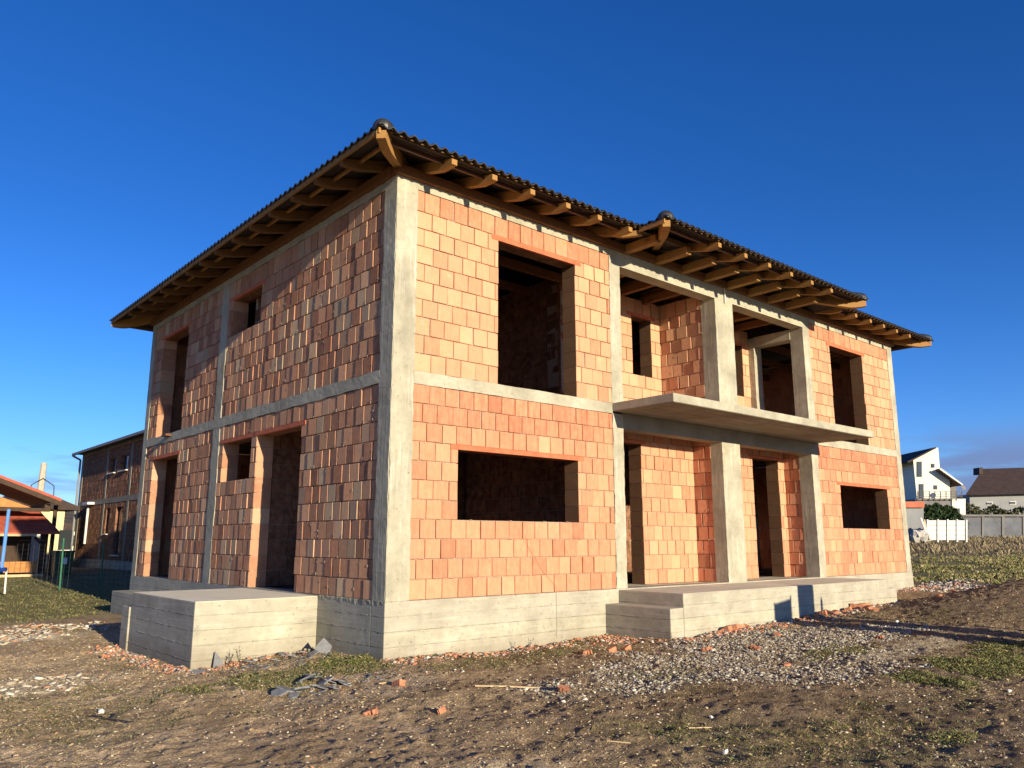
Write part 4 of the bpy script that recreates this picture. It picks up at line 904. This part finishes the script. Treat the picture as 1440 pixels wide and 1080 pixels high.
def pebbles(name, pts, smin, smax, cols, mat, flat=.6, g=nr, sink=.3):
    n = len(pts); s = smin*(smax/smin)**(g.random(n)**1.6)
    V = ICO_V[None]*(1+g.normal(0, .18, (n, 12, 1))); sc3 = np.stack([s*g.uniform(.7, 1.5, n), s*g.uniform(.7, 1.2, n), s*flat*g.uniform(.6, 1.2, n)], 1)
    V = V*sc3[:, None]; a = g.uniform(0, 6.283, n); ca, sa = np.cos(a)[:, None], np.sin(a)[:, None]
    Xr = V[..., 0]*ca-V[..., 1]*sa; Yr = V[..., 0]*sa+V[..., 1]*ca; tl = g.normal(0, .25, (n, 1)); Zr = V[..., 2]+Xr*tl
    z = G(pts[:, 0], pts[:, 1])+s*flat*sink
    V = np.stack([Xr+pts[:, 0:1], Yr+pts[:, 1:2], Zr+z[:, None]], -1).reshape(-1, 3)
    Fx = (ICO_F[None]+np.arange(n)[:, None, None]*12).reshape(-1, 3)
    c = np.array(cols)[g.integers(0, len(cols), n)]*g.uniform(.75, 1.2, (n, 1)); return npmesh(name, V, Fx, mat, col=np.repeat(c, 12, axis=0))
k = Mt('stone', .85, .2); cc, _ = k.attr(); M['stone'] = k.out(k.mix(1.0, cc, k.ramp(k.noise(70, 3), [(.3, (.75,.75,.75)), (.7, (1.15,1.15,1.15))]), 'MULTIPLY'))
GC = [(.40,.37,.30), (.31,.29,.24), (.52,.49,.41), (.20,.185,.155), (.35,.29,.21), (.27,.21,.14), (.24,.20,.15)]
o = pebbles('gravel', sample(19000, 0, 9, -5.5, -.9, gravel_mask), .005, .025, GC, M['stone']); tag(o, 'patch of pale crushed gravel before the porch', 'gravel', kind='stuff')
def litter_mask(x, y): return np.clip(.25+ss(.5, .68, fbm(x*1.2+11, y*1.2, 3)), 0, 1)*ss(9, 4, np.hypot(x+2, y+4)-3)
RC = [(.44,.38,.28), (.42,.23,.13), (.50,.45,.35), (.30,.25,.18), (.56,.52,.42), (.36,.27,.16)]
o = pebbles('small_rubble', sample(10000, -5.5, 9, -7, 8, litter_mask), .003, .015, RC, M['stone']); tag(o, 'small stones and brick crumbs scattered over the trodden soil', 'rubble', kind='stuff')
def rim_mask(x, y):                                     # crumbs along the plinths
    d = np.minimum.reduce([np.abs(y+.15)+10*((x < 0)|(x > 4)), np.abs(y+1.4)+10*((x < 3.8)|(x > 11.3)), np.hypot(x-3.5, y+.6)*.55, np.abs(x+1.8)+10*((y < 1.5)|(y > 4.8)), np.abs(y-1.55)+10*((x < -1.9)|(x > 0)), np.abs(y+.15)+10*((x < 11)|(x > 16))])
    return np.exp(-(d/.22)**2)*.9
o = pebbles('brick_crumbs', sample(6000, -2.5, 16, -2.5, 5, rim_mask), .006, .035, [(.52,.22,.12), (.55,.28,.16), (.56,.52,.45), (.40,.20,.13), (.30,.26,.22)], M['stone']); tag(o, 'brick crumbs and mortar bits along the foot of the walls', 'rubble', kind='stuff')
o = pebbles('pale_fragments', sample(1300, -4.8, -1.0, .5, 9, lambda x, y: np.clip(spot(x, y, -2.3, 7.6, 1.6, 1.1)*.8+white_mask(x, y)*.8, 0, 1)), .012, .07, [(.52,.46,.35), (.44,.37,.27), (.58,.53,.43), (.42,.25,.15)], M['stone'], flat=.3); tag(o, 'flat pale mortar and stone fragments left of the side landing', 'rubble', kind='stuff')
o = pebbles('far_rubble', sample(700, 14, 19, -2.4, 1, lambda x, y: np.maximum(spot(x, y, 15.9, -.6, 1.4, .5), spot(x, y, 17.2, -.1, 1.6, .4))), .02, .06, [(.42,.20,.12), (.42,.38,.31), (.28,.26,.23), (.46,.42,.35)], M['stone']); tag(o, 'rubble strewn beyond the far corner of the house', 'rubble', kind='stuff')
o = pebbles('slate_chips', sample(420, -1.9, .2, -1.3, 1.3, lambda x, y: np.maximum(spot(x, y, -.95, -.65, .62, .28), spot(x, y, -.9, 1.0, .9, .35))*.8), .01, .045, [(.17,.175,.18), (.24,.24,.24), (.12,.12,.13), (.34,.33,.30)], M['stone'], flat=.14); tag(o, 'small chips of broken grey slate around the slate heap', 'slate', kind='stuff')
# soil clods
o = pebbles('soil_clods', sample(14000, -5.5, 12, -7, 5, lambda x, y: np.clip(.15+1.2*(fbm(x*.9, y*.9+30, 3)-.42), 0, 1)), .004, .019, [(.34,.24,.14), (.42,.31,.18), (.25,.17,.10), (.50,.40,.26)], M['stone'], flat=.55, sink=-.1); tag(o, 'clods of dry brown soil on the trodden ground', 'soil', kind='stuff')
def blades(name, pts, h0, h1, w, cols, mat, lean=.5, g=nr):
    n = len(pts); h = g.uniform(h0, h1, n)*g.uniform(.5, 1, n); a = g.uniform(0, 6.283, n); l = h*lean*g.uniform(.2, 1.6, n); ww = w*g.uniform(.6, 1.3, n)
    z = G(pts[:, 0], pts[:, 1])-.004; dx, dy = np.cos(a), np.sin(a); b_ = g.uniform(0, 6.283, n); px, py = np.cos(b_)*ww, np.sin(b_)*ww
    P0 = np.stack([pts[:, 0]-px, pts[:, 1]-py, z], 1); P1 = np.stack([pts[:, 0]+px, pts[:, 1]+py, z], 1)
    P2 = np.stack([pts[:, 0]+dx*l*.4+px*.7, pts[:, 1]+dy*l*.4+py*.7, z+h*.6], 1); P3 = np.stack([pts[:, 0]+dx*l, pts[:, 1]+dy*l, z+h*(1-.15*lean)], 1)
    V = np.stack([P0, P1, P2, P3], 1).reshape(-1, 3); i = np.arange(n)[:, None]*4; F = np.concatenate([i+np.array([[0,1,2]]), i+np.array([[0,2,3]])])
    c = np.array(cols)[g.integers(0, len(cols), n)]*g.uniform(.7, 1.3, (n, 1)); return npmesh(name, V, F, mat, col=np.repeat(c, 4, axis=0))
k = Mt('blade', .7, .2); cc, _ = k.attr(); k.p.inputs['Subsurface Weight'].default_value = 0; M['blade'] = k.out(cc)
GR = [(.085,.105,.028), (.12,.135,.04), (.07,.085,.025), (.20,.18,.07), (.28,.23,.11)]; DR = [(.36,.28,.15), (.48,.39,.22), (.24,.17,.09), (.17,.15,.06), (.58,.50,.32)]
def near_g(x, y): return grass_mask(x, y)*ss(-.2, .35, grass_mask(x, y)-(fbm(x*6, y*6, 2)-.3))
o = blades('grass', sample(42000, -6, 12, -6.5, 9, near_g), .010, .045, .0022, GR, M['blade'], .9); tag(o, 'short green grass and clover in patches on the soil', 'grass', kind='stuff')
o = blades('lush_grass', np.concatenate([sample(2600, -.6, .3, -.3, 1.2, lambda x, y: spot(x, y, -.32, .32, .42, .34, .2)), sample(6500, 2.5, 8, -6.2, -3.9, lambda x, y: spot(x, y, 5.0, -5.05, 1.7, .45, 1.1)*ss(.35, .6, fbm(x*5, y*5, 2))), sample(500, .6, 2, -6.6, -5.4, lambda x, y: spot(x, y, 1.2, -5.95, .22, .15, .5))]), .015, .055, .0024, GR, M['blade'], .9); tag(o, 'lush green grass tufts by the plinth and the gravel edge', 'grass', kind='stuff')
o = blades('dry_grass', sample(90000, -5.8, 12, -7, 7, lambda x, y: np.clip(.2+1.6*(fbm(x*1.1+50, y*1.1, 4)-.42), 0, 1)*(1-gravel_mask(x, y))), .005, .022, .0020, DR, M['blade'], 1.9); tag(o, 'dry straw and trampled grass bits on the soil', 'grass', kind='stuff')
o = blades('lawn', sample(80000, -12, 6, 9, 34, lambda x, y: ss(8.5, 11, y)*np.exp(-(y-9)/14)), .02, .06, .006, GR+[(.22,.20,.08)], M['blade'], .8); tag(o, 'rough lawn between the house and the pavilion', 'grass', kind='stuff')
o = blades('field_grass', sample(30000, 17, 44, -10, 12, lambda x, y: (np.clip(spot(x, y, 26, 1, 10, 5, .4), 0, 1)*.9+.05)*ss(.36, .60, fbm(x*.35, y*.8, 4, .65))), .05, .16, .014, [(.09,.12,.03), (.17,.17,.05), (.30,.24,.11), (.34,.28,.15)], M['blade'], .8); tag(o, 'green grass strip across the field at the right', 'grass', kind='stuff')
o = blades('tall_dry_grass', sample(26000, 32, 62, -20, 20, lambda x, y: np.clip(ss(32, 40, x)*(.2+1.6*(fbm(x*.3, y*.3, 3)-.3)), 0, 1)), .12, .42, .016, [(.26,.20,.12), (.33,.26,.16), (.18,.135,.08), (.14,.12,.06)], M['blade'], .5); tag(o, 'tall dry grass before the precast fences', 'grass', kind='stuff')

# ------------------------------------------------------------------ single pieces lying about
def chunk_mesh(seed, kind):
    s = random.Random(seed); mb = MB()
    if kind == 'brick':                                   # broken hollow clay block: ribbed outer face, jagged break, cell walls
        lx, ly, lz = .11, .075, .055; n = 7; V = []
        for zz in (-lz, lz):
            for i in range(n): V.append((-lx+2*lx*i/(n-1), -ly+(.004 if i % 2 else 0), zz))
            for i in range(n): V.append((lx-2*lx*i/(n-1)+s.uniform(-.012, .012), ly*s.uniform(.35, 1.1), zz*s.uniform(.6, 1.1)))
        m = 2*n; mb.poly(V, [tuple(range(m))[::-1], tuple(range(m, 2*m))]+[(i, (i+1) % m, m+(i+1) % m, m+i) for i in range(m)])
        for i in range(3):
            x = -lx*.7+i*lx*.65; mb.box(x, x+.012, ly*.3, ly*.3+s.uniform(.03, .07), -lz*.7, lz*.6)
    elif kind == 'slate':
        n = 7; lp = [(.10*math.cos(2*math.pi*i/n)*s.uniform(.6, 1.3), .075*math.sin(2*math.pi*i/n)*s.uniform(.6, 1.3)) for i in range(n)]
        mb.prism([(x, y, -.007) for x, y in lp], [(x*.97, y*.97, .007+s.uniform(-.003, .003)) for x, y in lp])
    elif kind == 'stone':
        V = [Vector(v)*s.uniform(.8, 1.2) for v in ICO_V]; mb.poly([(v.x*.05, v.y*.04, v.z*.03) for v in V], [tuple(f) for f in ICO_F])
    else:                                                 # splintered board
        L_ = .22; mb.prism([(-L_, -.018, -.008), (-L_, .018, -.008), (-L_*.95, .018, .008), (-L_*1.02, -.018, .008)], [(L_, -.012, -.008), (L_*.9, .02, -.008), (L_*.93, .018, .008), (L_*1.03, -.014, .008)])
    return mb
MATK = {'brick': 'brick_bit', 'slate': 'slate', 'stone': 'white_bit', 'board': 'timber_pale'}
PROT = {}
def chunk(kind, uv, sc_, label, name, cat, group=None, rot=None, lift=.6):
    key = (kind, rnd.randrange(3))
    if key not in PROT:
        o = chunk_mesh(hash(kind) % 7*0+len(kind)*10+key[1], kind).build(name, M[MATK[kind]]); PROT[key] = o.data
    else: o = bpy.data.objects.new(name, PROT[key]); C.objects.link(o)
    p = on_ground(*uv) if len(uv) == 2 else Vector((uv[0], uv[1], gz(uv[0], uv[1])))
    if 3.8 < p.x < 11.2 and p.y > -1.33: q_ = at_y(uv[0], uv[1], -1.33-.05*rnd.random()); p = Vector((q_.x, q_.y, 0))
    sc_ = sc_*{'brick': .65, 'slate': .85, 'stone': .8, 'board': .8}[kind]
    h = {'brick': .055, 'slate': .012, 'stone': .03, 'board': .009}[kind]*sc_
    o.location = (p.x, p.y, gz(p.x, p.y)+h*lift); o.rotation_euler = rot or (rnd.uniform(-.4, .4), rnd.uniform(-.4, .4), rnd.uniform(0, 6.28)); o.scale = (sc_,)*3
    return tag(o, label, cat, group)
ORD = ['leftmost','second from left','third from left','fourth from left','fifth from left','rightmost','extra']
for uv, s_ in (((1012, 881), .8), ((1022, 876), 1.1), ((1032, 872), 1.2), ((1040, 879), .9), ((1050, 872), 1.0), ((1026, 884), .7)):
    chunk('brick', uv, s_, 'broken orange block piece, '+['second','third','fifth','fourth','last','first'][0 if s_==.8 else 1 if s_==1.1 else 2 if s_==1.2 else 3 if s_==.9 else 4 if s_==1.0 else 5]+' in the heap at the middle of the porch', 'brick_fragment', 'brick fragment', 'broken blocks in the middle heap')
for uv, s_ in (((1122, 872), .7), ((1135, 868), .9), ((1148, 866), 1.0), ((1156, 862), 1.1), ((1166, 863), 1.05), ((1174, 860), .95)):
    chunk('brick', uv, s_, {.7:'first',.9:'second',1.0:'third',1.1:'fourth',1.05:'fifth',.95:'last'}[s_]+' broken reddish block from the left in the row right of the porch shadows', 'brick_fragment', 'brick fragment', 'broken blocks right of the shadows')
for uv, s_ in (((1193, 859), 1.0), ((1204, 857), 1.4), ((1214, 855), 1.5), ((1222, 857), 1.1), ((1232, 858), .9)):
    chunk('brick', uv, s_, {1.0:'first',1.4:'second',1.5:'third',1.1:'fourth',.9:'last'}[s_]+' broken red block from the left in the heap near the far porch step', 'brick_fragment', 'brick fragment', 'broken blocks near the far step')
for uv, s_, lb in (((149, 925), .75, 'bright orange ribbed tile piece lying alone at the far left'), ((521, 1001), .8, 'small tan block piece lying alone below the slate heap'), ((561, 966), .9, 'orange brick piece beside the grey slate heap, right of it'),
                   ((1106, 937), .6, 'orange chip at the lower edge of the gravel'), ((1094, 893), .9, 'orange chip in the gravel below the middle brick heap'), ((1236, 899), .8, 'tan brick piece at the right of the gravel'), ((994, 917), .9, 'pinkish brick piece at the left edge of the gravel'), ((1062, 913), .8, 'pale orange brick chip in the middle of the gravel'),
                   ((620, 1003), .7, 'pair of dull orange chips pressed into the soil'), ((793, 973), .7, 'orange chip just above the white lump'), ((700, 910), 1.0, 'reddish tile shard at the foot of the front plinth'), ((825, 921), .9, 'orange shard in the soil left of the porch step'), ((1325, 851), .9, 'flat orange slab before the dirt mound'), ((858, 887), .9, 'red shard at the left foot of the porch step'), ((880, 893), .8, 'red shard under the front of the lower porch step')):
    chunk('brick', uv, s_, lb, 'brick_fragment', 'brick fragment')
for uv, s_ in (((392, 977), 1.2), ((402, 973), 1.3), ((418, 969), 1.3), ((430, 963), 1.4), ((441, 968), 1.0), ((446, 956), 1.1), ((457, 958), 1.2), ((466, 963), .9), ((474, 955), 1.0), ((482, 962), .9), ((436, 955), 1.0), ((413, 980), .8), ((470, 970), .8), ((455, 967), .9)):
    chunk('slate', uv, s_, 'broken grey slate piece in the heap before the side landing', 'slate_piece', 'slate', 'broken slates in the heap', lift=2.5)
for uv, s_ in (((275, 947), 1.0), ((288, 944), .9), ((352, 932), 1.0), ((368, 927), 1.1), ((384, 930), .9), ((398, 922), 1.2), ((412, 925), 1.0), ((428, 920), 1.0), ((440, 924), .9), ((375, 938), .8)):
    chunk('slate', uv, s_, 'grey slate piece strewn along the foot of the side landing', 'slate_piece', 'slate', 'slates along the landing foot', lift=1.8)
for (uv, pts_, rz, tx, lb) in (((308, 938), [(-.08, 0), (.075, 0), (.055, .06), (-.045, .20)], .1, -.16, 'triangular slate piece standing on edge against the landing'), ((452, 919), [(-.11, 0), (.10, 0), (.13, .10), (.02, .21), (-.06, .12)], -.5, -.35, 'slate leaning upright in the corner of landing and plinth')):
    b = MB(); b.prism([(x, 0, z) for x, z in pts_], [(x, .012, z) for x, z in pts_]); o = b.build('slate_piece', M['slate']); p = on_ground(*uv); o.location = (p.x, p.y, gz(p.x, p.y)-.01); o.rotation_euler = (tx, 0, rz); tag(o, lb, 'slate')
for uv, s_, lb in (((792, 987), .8, 'round white lump below the wood strips'), ((640, 943), .5, 'small white stone below the front plinth'), ((1020, 1062), .7, 'white chip near the bottom edge, right of centre'), ((1000, 1010), .6, 'white chip on the soil left of the grey scrap'), ((122, 882), 1.0, 'round tan stone at the end of the lime strip'), ((1260, 864), .9, 'pale stone at the foot of the far porch step'), ((142, 1002), .9, 'grey stone lying alone on bare soil at the left'), ((1420, 976), .6, 'white chip at the right edge of the soil')):
    chunk('stone', uv, s_, lb, 'stone', 'stone')
for uv, s_, rz, lb in (((502, 973), .9, 1.0, 'pale thin board end left of the orange brick by the slate heap'), ((546, 960), .8, .2, 'splintered board lying right of the slate heap'), ((690, 966), .9, -.5, 'thin pale board, left one of the pair below the front plinth'), ((742, 968), 1.0, -.7, 'thin pale board, right one of the pair below the front plinth'), ((772, 981), .4, -.8, 'short straw coloured stick left of the white lump'), ((150, 916), .6, .6, 'pale stick by the shadow of the side landing'), ((108, 968), .5, .3, 'curved pale stick on the soil at the left'), ((1400, 822), .9, .4, 'white board end on top of the dirt mound'), ((870, 1041), .5, -.9, 'straw coloured stick near the bottom, right of centre'), ((985, 1026), .6, -.4, 'bluish grey scrap strip on the soil')):
    chunk('board', uv, s_, lb, 'board_piece', 'board', rot=(0, .05, rz), lift=1.5)
# dark branch and two bare weeds
b = MB(); s_ = random.Random(5)
for (a, c) in (((128, 1012), (190, 1020)), ((150, 1015), (165, 1008))):
    p0, p1 = on_ground(*a), on_ground(*c); pts = [p0.lerp(p1, i/6)+Vector((s_.uniform(-.02, .02), s_.uniform(-.02, .02), .02+s_.uniform(0, .015))) for i in range(7)]; b.path(pts, .006, 5)
tag(b.build('branch', M['wire']), 'thin dark branch lying on the soil at the lower left', 'branch')
for uv, lb in (((338, 936), 'taller bare weed with small dark leaves against the landing'), ((320, 938), 'shorter bare weed with small dark leaves against the landing'), ((743, 915), 'small weed growing at the foot of the front plinth'), ((945, 908), 'thin weed by the lower porch step')):
    p = on_ground(*uv); z = gz(p.x, p.y); h = .26 if 'taller' in lb else .17; t_ = Thing('weed', (p.x, p.y, z), lb, 'weed'); b = MB(); l = MB()
    for j in range(3):
        a = s_.uniform(0, 6.28); e = Vector((p.x+.06*math.cos(a), p.y+.06*math.sin(a), z+h*s_.uniform(.7, 1))); b.tube((p.x, p.y, z-.01), e, .003, .0015, 4)
        for q in range(7):
            f = .35+.65*q/6; c = Vector((p.x, p.y, z)).lerp(e, f); d = Vector((s_.gauss(0,1), s_.gauss(0,1), s_.gauss(0,.6))).normalized()*.022; w = Vector((s_.gauss(0,1), s_.gauss(0,1), s_.gauss(0,1))).normalized()*.009
            l.poly([c, c+d*.5+w, c+d, c+d*.5-w], [(0,1,2,3)], (.3,.3,.3))
    t_.add(b, 'stem', 'wire'); t_.add(l, 'leaf', 'shrub')
# rubble heap by the planks far right
for i in range(14):
    p = at_d(*Q(250+(i*37 % 95), 925+(i*53 % 50)), 48); o = bpy.data.objects.new('rubble_stone', (chunk_mesh(3, 'stone').build('rubble_stone', M['stone_grey'])).data) if False else chunk_mesh(60+i, 'stone').build('rubble_stone', M['stone_grey'])
    o.scale = (7, 7, 8); o.location = p; o.rotation_euler = (rnd.uniform(0, 3), rnd.uniform(0, 3), rnd.uniform(0, 3)); tag(o, 'grey stone in the rubble heap under the leaning planks', 'stone', 'stones of the rubble heap by the planks')
